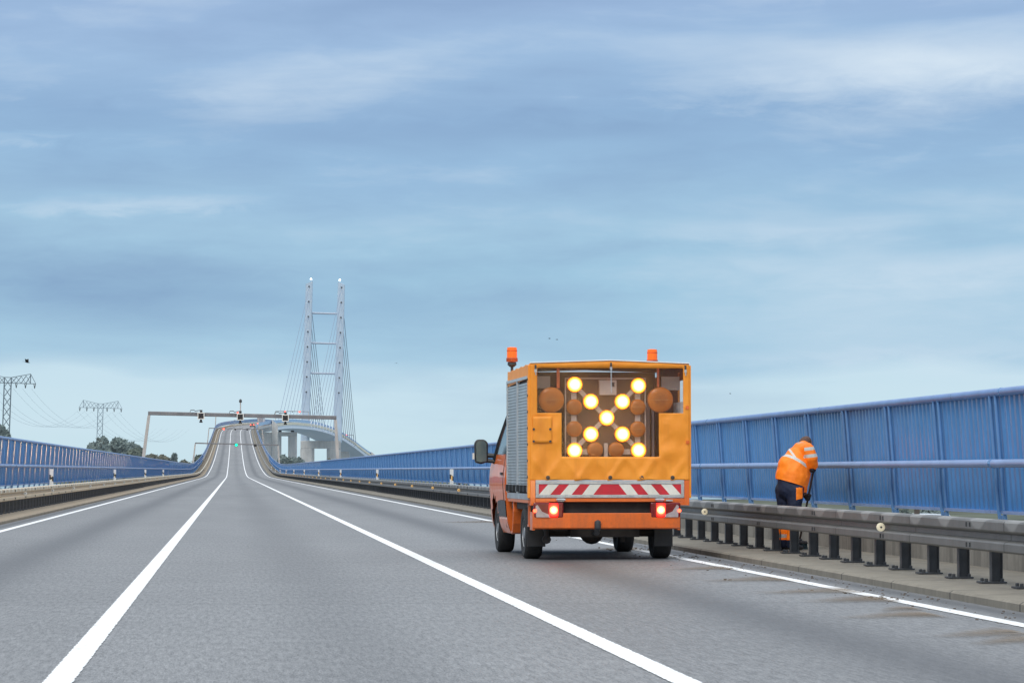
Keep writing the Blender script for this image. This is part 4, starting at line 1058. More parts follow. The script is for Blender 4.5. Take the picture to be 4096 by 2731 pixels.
# cab
def cab():
    YB, YF = BL + .04, 5.32
    def roofz(y):
        pts = [(YB, 2.30), (3.4, 2.33), (3.75, 2.25), (4.55, 1.42), (5.0, 1.22), (YF, .95)]
        for (a, za), (b_, zb_) in zip(pts, pts[1:]):
            if y <= b_: return za + (zb_ - za) * (y - a) / (b_ - a)
        return pts[-1][1]
    def half(z, y):
        hw = pchip([.25, .45, .8, 1.0, 1.2, 1.5, 1.9, 2.2, 2.4], [.93, 1.0, 1.03, 1.045, 1.03, .98, .89, .80, .70])(z)
        if y > 4.9: hw -= .16 * ((y - 4.9) / (YF - 4.9)) ** 2
        return hw
    ysn = [YB, 2.95, 3.05, 3.2, 3.4, 3.6, 3.75, 3.85, 4.0, 4.15, 4.33, 4.5, 4.65, 4.8, 4.95, 5.1, 5.22, YF]; zn = 26
    def zrow(y, j):
        return .30 + (roofz(y) - .30) * j / zn
    arch = lambda y, z: (y - FA) ** 2 + (z - .36) ** 2 < .47 ** 2
    groups = {'body': MB(), -1: MB(), 1: MB()}
    for s in (-1, 1):
        for i in range(len(ysn) - 1):
            for j in range(zn):
                q = []
                for (ii, jj) in ((i, j), (i + 1, j), (i + 1, j + 1), (i, j + 1)):
                    y = ysn[ii]; z = zrow(y, jj); q.append(Vector((CX + s * half(z, y), y, z)))
                ym = sum(p.y for p in q) / 4; zm = sum(p.z for p in q) / 4
                if arch(ym, zm): continue
                g = s if .56 < zm < .76 and ym < 3.87 else 'body'
                if g == s: q = [p + Vector((s * .012, 0, 0)) for p in q]
                groups[g].add(q if s > 0 else q[::-1], [(0, 1, 2, 3)])
    for i in range(len(ysn) - 1):
        za, zb_ = roofz(ysn[i]), roofz(ysn[i + 1]); ha, hb = half(za, ysn[i]), half(zb_, ysn[i + 1])
        groups['body'].add([(CX - ha, ysn[i], za), (CX + ha, ysn[i], za), (CX + hb, ysn[i + 1], zb_), (CX - hb, ysn[i + 1], zb_)], [(0, 1, 2, 3)])
    prof = [(CX - half(.3 + (2.3 - .3) * j / 12, YB), .3 + 2.0 * j / 12) for j in range(13)] + [(CX + half(.3 + 2.0 * j / 12, YB), .3 + 2.0 * j / 12) for j in range(12, -1, -1)]
    groups['body'].add([(x, YB, z) for x, z in prof], [tuple(range(len(prof)))])
    pf = [(CX - half(.3 + .65 * j / 6, YF), .3 + .65 * j / 6) for j in range(7)] + [(CX + half(.3 + .65 * j / 6, YF), .3 + .65 * j / 6) for j in range(6, -1, -1)]
    groups['body'].add([(x, YF, z) for x, z in pf], [tuple(range(len(pf)))])
    def weld(o):
        bm = bmesh.new(); bm.from_mesh(o.data); bmesh.ops.remove_doubles(bm, verts=bm.verts, dist=.0015); bmesh.ops.recalc_face_normals(bm, faces=bm.faces)
        for e in bm.edges:
            e.smooth = len(e.link_faces) == 2 and e.calc_face_angle(0) < R(40)
        for f in bm.faces: f.smooth = True
        bm.to_mesh(o.data); bm.free()
    c = groups['body'].build('cab', ORANGE, truck); weld(c)
    for s in (-1, 1): weld(groups[s].build('trim_strip', DARKM, c))
    for s in (-1, 1):
        # side window, following the tumblehome of the side
        w_ = MB(); ring = [(3.0, 1.42), (3.0, 2.05), (3.62, 2.05), (4.25, 1.50), (4.25, 1.42)]
        n = 6; vs = []; fs = []
        for k in range(n + 1):
            z = 1.42 + .66 * k / n; ye = 3.66 + (4.32 - 3.66) * (1 - k / n)
            for y in (2.98, ye): vs.append((CX + s * (half(z, 3.5) + .006), y, z))
        for k in range(n): fs.append((2 * k, 2 * k + 1, 2 * k + 3, 2 * k + 2))
        w_.add(vs, fs); w_.build('side_window', GLASSD, c, smooth=True)
        # door seams and handle
        sm_ = MB(); 
        sm_.tube([(CX + s * (half(z, 3.2) + .002), 3.02, z) for z in (.38, .7, 1.0, 1.2, 1.42)], .006, 5); sm_.b2(*sorted((CX + s * 1.02, CX + s * 1.06)), 3.10, 3.28, 1.12, 1.16); sm_.build('door_handle', DARKM, c)
        # mirror
        mz, my = 1.47, 4.42
        ax = half(1.42, my)
        mm = MB(); mm.prism([(0, -.16), (.10, -.19), (.19, -.17), (.20, .12), (.16, .17), (.05, .17), (.0, .12)], 'y', -.0, .13)
        for q in range(len(mm.v)): mm.v[q] = (CX + s * (ax + .115 + mm.v[q][0] * 1.0), my + mm.v[q][1], mz + mm.v[q][2])
        mo = mm.build('mirror', BLACK, c, bevel=.025)
        mg = MB(); pts = [(.025, -.15), (.10, -.165), (.175, -.15), (.18, .10), (.15, .145), (.055, .145), (.025, .10)]
        mg.add([(CX + s * (ax + .115 + x), my - .004, mz + z) for x, z in pts], [tuple(range(7))]); mg.build('mirror_glass', simple('mirror_glass_tint' if s < 0 else 'mirror_glass_tint_right', (.11, .16, .18), .15, metal=.5), mo)
        am_ = MB(); am_.tube([(CX + s * (ax - .10), my, mz - .08), (CX + s * (ax + .15), my + .05, mz - .06)], .035, 8); am_.tube([(CX + s * (ax - .10), my, mz - .16), (CX + s * (ax + .15), my + .05, mz - .14)], .03, 8)
        am_.prism([(CX + s * (ax - .14), 1.25), (CX + s * (ax + .02), 1.30), (CX + s * (ax - .0), 1.48), (CX + s * (ax - .14), 1.60)], 'y', my - .06, my + .1)
        am_.build('mirror_arm', BLACK, mo)
        ti = MB(); ti.b2(*sorted((CX + s * (ax + .317), CX + s * (ax + .34))), my + .02, my + .09, mz - .12, mz - .03); ti.build('turn_lamp', WFILM, mo)
        # window pillar
        pl = MB(); pl.tube([(CX + s * (half(1.3, 4.3) - .01), 4.48, 1.3), (CX + s * (half(1.6, 4.1) - .01), 4.28, 1.6), (CX + s * (half(2.1, 3.7) - .01), 3.72, 2.12)], .045, 8); pl.build('window_pillar', BLACK, c, smooth=True)
    ww = MB(); ww.add([(CX - .80, 3.80, 2.21), (CX + .80, 3.80, 2.21), (CX + .96, 4.52, 1.463), (CX - .96, 4.52, 1.463)], [(0, 1, 2, 3)]); wo = ww.build('windscreen', GLASSD, c)
    wo.location = (0, .01, .012)
    al = MB(); al.b2(CX - .80, CX + .80, 3.85, 4.85, .3, .9); al.build('wheel_housing', BLACK, c)
cab()
for x, z0 in ((-1.0, 2.72), (1.005, 2.70)):
    st = MB(); st.tube([(x, BL + .03, 2.2), (x, BL + .03, z0 - .03)], .02, 8); st.lathe([(.03, -.07), (.065, -.04), (.06, -.0)], (x, BL + .03, z0 - .005), 'z', 14); so = st.build('beacon', DARKM, truck)
    d = MB(); d.lathe([(.078, 0), (.08, .05), (.074, .055), (.072, .17), (.068, .20), (.03, .208)], (x, BL + .03, z0), 'z', 24); d.build('beacon_dome', BEACON, so, smooth=True); k_ = MB(); k_.lathe([(.0815, .0), (.0825, .02), (.0825, .045), (.0765, .056)], (x, BL + .03, z0), 'z', 24); k_.lathe([(.0745, .150), (.0755, .155), (.0745, .160)], (x, BL + .03, z0), 'z', 24); k_.build('beacon_ring', BEACOND, so)

# ------------------------------------------------------------------ the road worker
def eval_mesh(o):
    dg = bpy.context.evaluated_depsgraph_get(); me = bpy.data.meshes.new_from_object(o.evaluated_get(dg)); return me
def blob_mesh(name, capsules, voxel, smooth_it, mats, parent, ellipsoids=()):
    # overlapping tapered limbs fused into ONE continuous surface
    bm = bmesh.new()
    for pts in capsules:
        pts = [(Vector(p), r) for p, r in pts]
        for (a, ra), (b_, rb) in zip(pts, pts[1:]):
            n = 14; t = (b_ - a).normalized(); h = Vector((0, 0, 1)) if abs(t.z) < .9 else Vector((1, 0, 0)); e1 = t.cross(h).normalized(); e2 = t.cross(e1)
            r1 = [bm.verts.new(a + (e1 * math.cos(2 * math.pi * k / n) + e2 * math.sin(2 * math.pi * k / n)) * ra) for k in range(n)]
            r2 = [bm.verts.new(b_ + (e1 * math.cos(2 * math.pi * k / n) + e2 * math.sin(2 * math.pi * k / n)) * rb) for k in range(n)]
            for k in range(n): bm.faces.new((r1[k], r1[(k + 1) % n], r2[(k + 1) % n], r2[k]))
            bm.faces.new(r1[::-1]); bm.faces.new(r2)
        for (a, ra) in pts:
            bmesh.ops.create_icosphere(bm, subdivisions=3, radius=ra, matrix=Matrix.Translation(a))
    for c, rad, rot in ellipsoids:
        bmesh.ops.create_icosphere(bm, subdivisions=3, radius=1, matrix=Matrix.Translation(Vector(c)) @ rot.to_4x4() @ Matrix.Diagonal((*rad, 1)))
    bmesh.ops.recalc_face_normals(bm, faces=bm.faces)
    me = bpy.data.meshes.new(name); bm.to_mesh(me); bm.free()
    tmp = bpy.data.objects.new('tmp', me); col.objects.link(tmp)
    r = tmp.modifiers.new('r', 'REMESH'); r.mode = 'VOXEL'; r.voxel_size = voxel
    s = tmp.modifiers.new('s', 'SMOOTH'); s.iterations = smooth_it; s.factor = .5
    bpy.context.view_layer.update()
    me2 = eval_mesh(tmp); bpy.data.objects.remove(tmp); me2.name = name
    for m_ in (mats if isinstance(mats, (list, tuple)) else [mats]): me2.materials.append(m_)
    for p in me2.polygons: p.use_smooth = True; p.material_index = 0
    o = bpy.data.objects.new(name, me2); col.objects.link(o); o.parent = parent
    return o
def wrinkle(o, amp, sc_, zstretch=1.0):
    for v in o.data.vertices:
        p = v.co; n1 = noise.noise(Vector((p.x * sc_, p.y * sc_, p.z * sc_ * zstretch))); n2 = noise.noise(Vector((p.x * sc_ * 2.3 + 5, p.y * sc_ * 2.3, p.z * sc_ * 2.3 * zstretch)))
        v.co = p + v.normal * amp * ((1 - abs(n1) * 2) * .7 + n2 * .5)
def zone(o, planes, test, mi):
    # cut the surface cleanly at the planes, then paint the faces the test accepts
    bm = bmesh.new(); bm.from_mesh(o.data)
    for co, no in planes: bmesh.ops.bisect_plane(bm, geom=bm.verts[:] + bm.edges[:] + bm.faces[:], dist=1e-6, plane_co=co, plane_no=no)
    bm.normal_update()
    for f in bm.faces:
        if test(f.calc_center_median(), f.normal): f.material_index = mi
    bm.to_mesh(o.data); bm.free()
YW = 40.8
S_ = .97 * 41.6 / (12100 * 3.016)
base = at(3050 + 330 / 3.016, 2200, YW)
worker = thing('person', 'road worker in orange high visibility jacket bending over a broom behind the guardrail', 'person', (base.x, YW, .10))
def pj(px, py, y=0): return Vector(((px - 330) * S_, y, (1462 - py) * S_))
SKIN = simple('skin', (.52, .29, .20), .55, var=.08, scale=20)
HV = simple('high_visibility_orange', (1.0, .225, .010), .6, var=.22, scale=3)
m = HV; b = m.node_tree.nodes['Principled BSDF']; b.inputs['Emission Color'].default_value = (1, .16, .0, 1); b.inputs['Emission Strength'].default_value = .2   # fluorescent dye
HVY = simple('reflective_tape', (.62, .62, .58), .4, var=.08)
NAVY = simple('navy_trousers', (.010, .018, .05), .75, var=.25, scale=9)
GLV = simple('black_glove', (.018, .018, .022), .6, var=.3)
sh_n, sh_f = pj(555, 222, -.02), pj(550, 235, .36)
# anatomical body under the clothes
hd = pj(585, 160, .30)
hrot = Matrix.Rotation(R(35), 3, 'Y') @ Matrix.Rotation(R(-35), 3, 'X')
body = blob_mesh('body', [
    [(pj(335, 690, .03), .13), (pj(370, 500, .07), .13), (pj(440, 330, .13), .14), (pj(505, 230, .17), .12), (pj(555, 185, .24), .06), (pj(580, 165, .28), .06)],
    [(pj(505, 232, .17), .09), (sh_n, .06), (pj(602, 340, -.05), .045), (pj(632, 425, .02), .032)],
    [(pj(505, 232, .17), .09), (sh_f, .06), (pj(590, 540, .42), .045), (pj(545, 750, .30), .032)],
    [(pj(390, 720, -.05), .085), (pj(378, 1010, -.09), .06), (pj(338, 1395, -.04), .042)],
    [(pj(285, 720, .12), .085), (pj(295, 1010, .13), .06), (pj(285, 1395, .17), .042)]],
    .013, 4, SKIN, worker,
    [(hd, (.078, .095, .115), hrot), (hd + Vector((.05, .05, -.07)), (.06, .07, .06), hrot), (hd + Vector((.085, .085, -.05)), (.018, .018, .025), hrot), (hd + Vector((.02, -.06, -.03)), (.02, .014, .03), hrot), (hd + Vector((-.02, .075, .0)), (.02, .014, .03), hrot)])
hair = blob_mesh('hair', [], .012, 4, simple('short_brown_hair', (.11, .06, .045), .8, var=.35, scale=40, bump=.6), worker,
    [(hd + Vector((-.012, -.012, .022)), (.084, .098, .11), hrot)])
tr_ = blob_mesh('trousers', [
    [(pj(335, 640, .03), .165), (pj(335, 700, .03), .172)],
    [(pj(385, 725, -.05), .125), (pj(378, 1010, -.08), .085), (pj(340, 1330, -.04), .066), (pj(338, 1395, -.04), .062)],
    [(pj(280, 725, .12), .125), (pj(293, 1010, .13), .085), (pj(282, 1330, .17), .066), (pj(280, 1395, .17), .062)]], .012, 5, [NAVY, HV, HVY], worker)
wrinkle(tr_, .008, 9)
xa, xb, za, zb2 = pj(382, 0).x, pj(470, 0).x, pj(0, 855).z, pj(0, 690).z
zone(tr_, [((xa, 0, 0), (1, 0, 0)), ((xb, 0, 0), (1, 0, 0)), ((0, 0, za), (-.25, 0, 1)), ((0, 0, zb2), (.1, 0, 1))],
     lambda c, n: xa < c.x < xb and za + .25 * (c.x) < c.z + .25 * 0 + .0 and c.z < zb2 and c.z > za + .25 * c.x and n.y < -.25, 1)
k0, k1 = pj(0, 1335).z, pj(0, 1165).z
zone(tr_, [((0, 0, k0), (0, 0, 1)), ((0, 0, k1), (0, 0, 1))], lambda c, n: k0 < c.z < k1, 1)
k0, k1 = pj(0, 1310).z, pj(0, 1265).z
zone(tr_, [((0, 0, k0), (0, 0, 1)), ((0, 0, k1), (0, 0, 1))], lambda c, n: k0 < c.z < k1 and c.y > .06, 2)
jk = blob_mesh('jacket', [
    [(pj(352, 655, .04), .205), (pj(372, 560, .06), .222), (pj(392, 450, .08), .215), (pj(440, 340, .13), .168), (pj(498, 250, .17), .130), (pj(545, 195, .22), .088)],
    [(pj(320, 690, .03), .165), (pj(345, 600, .05), .19)],
    [(pj(470, 640, .07), .105), (pj(500, 540, .10), .12), (pj(490, 400, .12), .14)],
    [(pj(500, 240, .16), .115), (sh_n, .088), (pj(598, 330, -.05), .078), (pj(622, 400, .0), .066), (pj(630, 418, .015), .06)],
    [(pj(500, 245, .18), .115), (sh_f, .088), (pj(590, 540, .42), .072), (pj(545, 735, .30), .060), (pj(540, 760, .29), .055)]], .013, 5, [HV, HVY, NAVY], worker)
wrinkle(jk, .013, 8, .8)
ax_ = (pj(510, 220, .17) - pj(335, 650, .03)).normalized()
hem = pj(330, 668, 0); hn = Vector((-.10, .0, 1)).normalized()
bm = bmesh.new(); bm.from_mesh(jk.data)      # open the hem above the thighs
hem_n = Vector((.30, 0, 1)).normalized()
res = bmesh.ops.bisect_plane(bm, geom=bm.verts[:] + bm.edges[:] + bm.faces[:], dist=1e-6, plane_co=pj(330, 628, 0), plane_no=hem_n)
dl = [f for f in bm.faces if (f.calc_center_median() - pj(330, 628, 0)).dot(hem_n) < 0 and f.calc_center_median().x < pj(508, 0).x]
bmesh.ops.delete(bm, geom=dl, context='FACES'); bm.to_mesh(jk.data); bm.free()
bc = pj(430, 392, .1); hwid = .021; no_ = Vector((.52, .15, .84)).normalized()
arm_x = pj(520, 0).x
zone(jk, [(bc + no_ * hwid, no_), (bc - no_ * hwid, no_)], lambda c, n: abs((c - bc).dot(no_)) < hwid and not (c.x > pj(525, 0).x and c.y < .02), 1)
sn = Vector((.91, 0, .41)).normalized(); sc0 = pj(358, 255, 0)
zone(jk, [(sc0 + sn * .015, sn), (sc0 - sn * .015, sn)], lambda c, n: abs((c - sc0).dot(sn)) < .015 and (c - bc).dot(no_) > 0 and n.y < .3 and c.x < pj(450, 0).x, 1)
for p0, p1 in ((192, 232), (280, 322)):
    za, zb2 = pj(0, p1).z, pj(0, p0).z; n_ = Vector((-.12, 0, 1)).normalized(); c0, c1 = pj(570, p1, 0), pj(570, p0, 0)
    zone(jk, [(c0, n_), (c1, n_), (pj(500, 0), (1, 0, 0)), ((0, .07, 0), (0, 1, 0))], lambda c, n: (c - c0).dot(n_) > 0 and (c - c1).dot(n_) < 0 and c.x > pj(500, 0).x and c.y < .07, 1)
def boot(pt, yaw):
    d = Vector((math.cos(yaw), math.sin(yaw), 0))
    return [(pt + Vector((0, 0, .10)), .055), (pt + Vector((0, 0, .05)), .05), (pt + d * .10 + Vector((0, 0, .045)), .042), (pt + d * .17 + Vector((0, 0, .036)), .034)]
for q, yw in ((pj(338, 1455, -.04), R(25)), (pj(280, 1455, .17), R(35))):
    q.z = .0; bt = blob_mesh('boot', [boot(q, yw)], .010, 3, BLACK, worker)
    for v in bt.data.vertices: v.co.z = max(v.co.z, .002)
# broom: a thing of its own, in both hands
s0, s1 = pj(650, 425, .045), pj(506, 1330, .29)
bro = thing('broom', 'long dark broom held upright by the bending road worker', 'broom', (base.x, YW, .10))
mb = MB(); mb.tube([s0, s1], .014, 10); mb.build('handle', simple('dark_wood', (.05, .035, .03), .6, var=.3), bro, smooth=True)
mb = MB(); hx, hy = s1.x + .02, s1.y
mb.prism([(hx - .06, .13), (hx + .07, .12), (hx + .085, .085), (hx - .06, .085)], 'y', hy - .05, hy + .05); mb.tube([s1, (hx, hy, .12)], .022, 8); mb.build('head', DARKM, bro, bevel=.008)
mb = MB()
for k in range(260):
    x = hx - .055 + .13 * random.random(); y = hy - .045 + .09 * random.random()
    mb.tube([(x, y, .086), (x + random.uniform(-.012, .012), y + random.uniform(-.012, .012), .004)], .0022, 3)
tag(mb.build('bristles', simple('blue_grey_bristles', (.05, .09, .11), .7), bro), kind='stuff')
def glove(c, wrist, flip):
    t = (s1 - s0).normalized(); w_ = (Vector(wrist) - c); a = (w_ - t * w_.dot(t)).normalized(); e = t.cross(a) * flip
    caps = [[(Vector(wrist), .036), (c + a * .055, .038), (c + a * .042 + e * .01, .036)]]
    for k, ln in enumerate((.92, 1.0, .96, .82)):
        o = c + t * (k - 1.5) * .0225; pts = []
        for q in range(6):
            an = R(20 + q * 44 * ln); rr = .0285 + .002 * (q == 2)
            pts.append((o + a * rr * math.cos(an) + e * rr * math.sin(an), .0115 - .0006 * q))
        caps.append([(c + a * .045 + t * (k - 1.5) * .018, .014)] + pts)
    th = []
    for q in range(4):
        an = R(-25 - q * 42); th.append((c - t * (.042 - .004 * q) + a * .030 * math.cos(an) + e * .030 * math.sin(an), .013 - .0008 * q))
    caps.append([(c + a * .05 - t * .02, .016)] + th)
    return blob_mesh('gloved_hand', caps, .005, 2, GLV, worker)
glove(s0.lerp(s1, .045), pj(632, 428, .02), 1)
glove(s0.lerp(s1, .43), pj(545, 765, .29), -1)

# ------------------------------------------------------------------ dirt on the road
def dirt_mat():
    m = bpy.data.materials.new('mud_film'); m.use_nodes = True; nt = m.node_tree; b = nt.nodes['Principled BSDF']
    uv = nd(nt, 'ShaderNodeUVMap'); V = uv.outputs[0]; tc = nd(nt, 'ShaderNodeTexCoord')
    sep = nd(nt, 'ShaderNodeSeparateXYZ'); lk(nt, V, sep.inputs[0])
    f = tnoise(nt, mapv(nt, tc.outputs['Object'], (1.1, 5, 1)), 1, 6, .7); g = tnoise(nt, tc.outputs['Object'], 30, 3, .7)
    ev = mth(nt, 'SUBTRACT', 1, mth(nt, 'ABSOLUTE', mth(nt, 'MULTIPLY', mth(nt, 'SUBTRACT', sep.outputs[1], .5), 2)))
    eu = sep.outputs[0]
    a = mth(nt, 'MULTIPLY', mth(nt, 'POWER', ev, .8), mth(nt, 'POWER', eu, .7))
    a = mth(nt, 'MULTIPLY', a, ramp(nt, f, [(.34, 0), (.52, 1)])); a = mth(nt, 'MULTIPLY', a, mth(nt, 'ADD', mth(nt, 'MULTIPLY', g, 1.1), .30), True)
    lk(nt, ramp(nt, f, [(.35, (.30, .235, .165)), (.65, (.17, .13, .095))]), b.inputs['Base Color']); b.inputs['Roughness'].default_value = .9
    lk(nt, a, b.inputs['Alpha']); return m
dm = MB(); dm.uv = []
def streak(xa, xb, d, th):
    n = 10
    for k in range(n + 1):
        t = k / n; x = xa + (xb - xa) * t; dd = d + .25 * math.sin(t * 3 + xa) + .15 * t
        for v_ in (0, 1): dm.v.append((x, dd + (v_ - .5) * th * (.5 + t), .009)); dm.uv.append((t, v_))
    o = len(dm.v) - 2 * (n + 1)
    for k in range(n): dm.f.append((o + 2 * k, o + 2 * k + 2, o + 2 * k + 3, o + 2 * k + 1)); dm.m.append(0)
for u1, u2, v_, th in ((2650, 2935, 2273, 1.2), (2790, 3150, 2318, 1.3), (2980, 3440, 2366, 1.2), (3190, 3580, 2401, 1.2), (3330, 3770, 2464, 1.0), (3700, 4130, 2540, .9), (3850, 4200, 2570, .8), (1760, 1985, 2085, 2.2), (2560, 2700, 2225, 2.0), (2330, 2560, 2195, 2.0), (3500, 3700, 2440, .7)):
    Y_ = 1.185 * FPX / (v_ - 1881) * .985
    streak(at(u1, v_, Y_).x, at(u2, v_, Y_).x, Y_, th)
tag(dm.build('mud', dirt_mat(), fixn=False), kind='stuff')
cm = MB()
def clod(x, y, r, z=0.0):
    bm = bmesh.new(); bmesh.ops.create_icosphere(bm, subdivisions=1, radius=r)
    vs = [Vector((v.co.x * 1.4, v.co.y * 1.2, v.co.z * .55)) * (1 + .5 * noise.noise(v.co * 40 + Vector((x, y, 0)) * 9)) + Vector((x, y, z + r * .3)) for v in bm.verts]
    cm.add(vs, [tuple(q.index for q in f.verts) for f in bm.faces]); bm.free()
rr = random.Random(3)
for k in range(330):
    y = rr.uniform(22, 60); x = 6.0 + rr.gauss(.25, .28)
    if x > 6.55: x = 6.55 - rr.random() * .2
    clod(x, y, rr.uniform(.004, .013))
for (u_, v_, n, sx, sy, r_) in ((2550, 2195, 60, .22, .5, .035), (2700, 2222, 40, .2, .5, .03), (3545, 2392, 26, .12, .3, .03), (2930, 2270, 14, .1, .2, .028), (2910, 2316, 5, .05, .06, .035), (1965, 2084, 40, .35, .3, .03)):
    Y_ = 1.185 * FPX / (v_ - 1881) * .985; p = at(u_, v_, Y_)
    for k in range(n): clod(p.x + rr.gauss(0, sx), Y_ + rr.gauss(0, sy), rr.uniform(.3, 1) * r_ * .62)
tag(cm.build('dirt_clods', simple('dry_mud', (.10, .075, .055), .95, var=.4)), kind='stuff')

# ------------------------------------------------------------------ trees
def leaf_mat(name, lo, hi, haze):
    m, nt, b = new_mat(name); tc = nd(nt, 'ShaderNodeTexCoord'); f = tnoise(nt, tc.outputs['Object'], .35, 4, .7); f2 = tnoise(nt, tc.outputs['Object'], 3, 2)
    H = (.30, .38, .42); hazy(m, .045)  # distance haze mixed into the leaf colour, plus a faint glow
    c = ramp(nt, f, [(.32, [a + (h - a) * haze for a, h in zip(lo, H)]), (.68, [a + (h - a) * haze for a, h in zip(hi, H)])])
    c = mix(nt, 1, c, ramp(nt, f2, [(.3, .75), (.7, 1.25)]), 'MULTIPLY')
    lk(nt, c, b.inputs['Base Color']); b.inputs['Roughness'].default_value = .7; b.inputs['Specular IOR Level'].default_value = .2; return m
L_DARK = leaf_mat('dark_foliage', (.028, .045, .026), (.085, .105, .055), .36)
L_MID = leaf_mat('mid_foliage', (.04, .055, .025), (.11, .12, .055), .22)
L_AUT = leaf_mat('autumn_foliage', (.07, .06, .025), (.16, .125, .05), .2)
BARK = simple('bark', (.07, .055, .045), .9)
def tree(name, u, vtop, hwpx, Y, mat, label, shape='round', dens=1.0, seed=0, ht=None, leaf=.5):
    rg = random.Random(seed); top = at(u, vtop, Y); hw = hwpx * Y / FPX; gz = -9
    H = top.z - gz; hw *= 1.25; ch = min(H * .85, ht or max(hw * 1.5, 4.5))
    t = thing(name, label, 'tree' if name.endswith('tree') else 'shrub', (top.x, Y, gz), group='trees and bushes beyond the barriers')
    tm = MB(); zc = H - ch
    tm.tube([(0, 0, 0), (hw * .03, 0, H * .3), (-hw * .02, 0, H * .6), (0, 0, H * .88)], [max(.12, H * .022), H * .018, H * .011, H * .003], 8)
    lb = []
    for k in range(9):
        a = rg.uniform(0, 6.28); z = zc + ch * rg.uniform(.05, .7); L = hw * rg.uniform(.5, .9); e = Vector((math.cos(a) * L, math.sin(a) * L, z + L * .6))
        tm.tube([(0, 0, z - .6), e * .5 + Vector((0, 0, z * .5)), e], [H * .008, H * .005, H * .002], 5)
    tm.build('trunk', BARK, t)
    cr = MB(); blobs = []
    for k in range(24 if shape != 'cone' else 14):
        if shape == 'cone':
            q = k / 14; rr_ = hw * (1 - q) * .9 + .15; a = rg.uniform(0, 6.28)
            blobs.append((Vector((math.cos(a) * rr_ * .45, math.sin(a) * rr_ * .45, zc + ch * q)), max(.5, rr_ * .65)))
        else:
            while True:
                p = Vector((rg.uniform(-1, 1), rg.uniform(-1, 1), rg.uniform(-1, 1)))
                if p.length < 1: break
            r_ = rg.uniform(.28, .46) * min(hw, ch * .6)
            pz = abs(p.z) if k % 3 else p.z
            blobs.append((Vector((p.x * (hw - r_ * .7), p.y * (hw - r_ * .7), zc + ch * .45 + pz * (ch * .55 - r_ * .85))), r_))
    n = int((4200 if shape != 'bare' else 500) * dens)
    for k in range(n):
        c, r_ = blobs[rg.randrange(len(blobs))]
        d = Vector((rg.gauss(0, 1), rg.gauss(0, 1), rg.gauss(0, 1))).normalized() * r_ * (rg.random() ** .35) * rg.uniform(.85, 1.12)
        p = c + d; s = leaf * rg.uniform(.5, 1.2)
        a = Vector((rg.gauss(0, 1), rg.gauss(0, 1), rg.gauss(0, 1))).normalized(); b_ = a.orthogonal().normalized()
        cr.add([p + a * s, p + b_ * s * .6, p - a * s, p - b_ * s * .6], [(0, 1, 2, 3)])
    cr.build('crown', mat, t, fixn=False)
    return t
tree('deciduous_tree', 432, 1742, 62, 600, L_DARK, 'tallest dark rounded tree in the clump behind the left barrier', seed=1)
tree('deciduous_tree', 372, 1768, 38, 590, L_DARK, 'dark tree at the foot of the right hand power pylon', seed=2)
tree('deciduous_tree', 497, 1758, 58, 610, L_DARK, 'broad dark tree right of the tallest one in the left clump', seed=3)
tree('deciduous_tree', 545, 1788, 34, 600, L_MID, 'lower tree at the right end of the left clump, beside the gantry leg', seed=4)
tree('small_tree', 283, 1774, 14, 620, L_DARK, 'small dark treetop standing apart left of the clump', seed=5, dens=.4, leaf=.3)
tree('small_tree', 325, 1786, 17, 620, L_AUT, 'small brownish treetop just left of the clump', seed=6, dens=.4, leaf=.3)
tree('deciduous_tree', -6, 1698, 34, 560, L_DARK, 'dark tree cut by the left edge of the photo below the near power pylon', seed=7)
tree('deciduous_tree', 606, 1813, 26, 780, L_AUT, 'brownish tree just right of the left leg of the nearest gantry', seed=8)
tree('deciduous_tree', 655, 1818, 28, 800, L_AUT, 'brown green tree in the middle of the row behind the left barrier', seed=9)
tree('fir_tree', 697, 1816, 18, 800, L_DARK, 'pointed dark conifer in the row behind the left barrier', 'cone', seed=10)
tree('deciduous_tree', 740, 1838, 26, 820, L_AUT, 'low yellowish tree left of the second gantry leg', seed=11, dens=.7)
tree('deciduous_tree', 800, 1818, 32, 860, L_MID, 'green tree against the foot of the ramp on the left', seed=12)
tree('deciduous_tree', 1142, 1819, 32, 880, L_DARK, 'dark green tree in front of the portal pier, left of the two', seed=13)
tree('deciduous_tree', 1188, 1828, 26, 890, L_DARK, 'dark green tree in front of the pylon pier, right of the two', seed=14)
tree('small_tree', 1318, 1831, 11, 900, L_AUT, 'small bush top in front of the pylon pier opening', seed=15, dens=.3, leaf=.3)
tree('small_tree', 1838, 1766, 42, 170, L_AUT, 'thin twiggy treetop poking over the right barrier beside the truck mirror', 'bare', dens=.8, seed=16, leaf=.11, ht=3)
tree('shrub', 3618, 2035, 34, 430, L_MID, 'green bush seen through the gap under the right barrier', seed=17, dens=.5, leaf=.35, ht=3)
tree('shrub', 3720, 2028, 46, 520, L_DARK, 'dark bush behind the pale roof under the right barrier', seed=18, dens=.5, leaf=.35, ht=3)

# ------------------------------------------------------------------ house below the bridge
p = at(3725, 2052, 430)
hs = thing('house', 'small house with pale roof glimpsed under the right barrier', 'house', (p.x, 430, -9), (0, 0, R(12)))
mb = MB(); mb.b2(-3.4, 3.4, 0, 7, 0, 2.6); mb.build('wall', simple('house_render', (.5, .47, .42), .8), hs)
mb = MB(); mb.prism([(-3.8, 2.5), (3.8, 2.5), (3.8, 2.7), (2.6, 3.9), (-2.6, 3.9), (-3.8, 2.7)], 'y', -.4, 7.4); mb.build('roof', simple('pale_roof_sheet', (.62, .68, .76), .5), hs)
mb = MB(); mb.b2(-1.5, -.9, 2, 2.6, 3.901, 4.6); mb.build('chimney', BARK, hs)

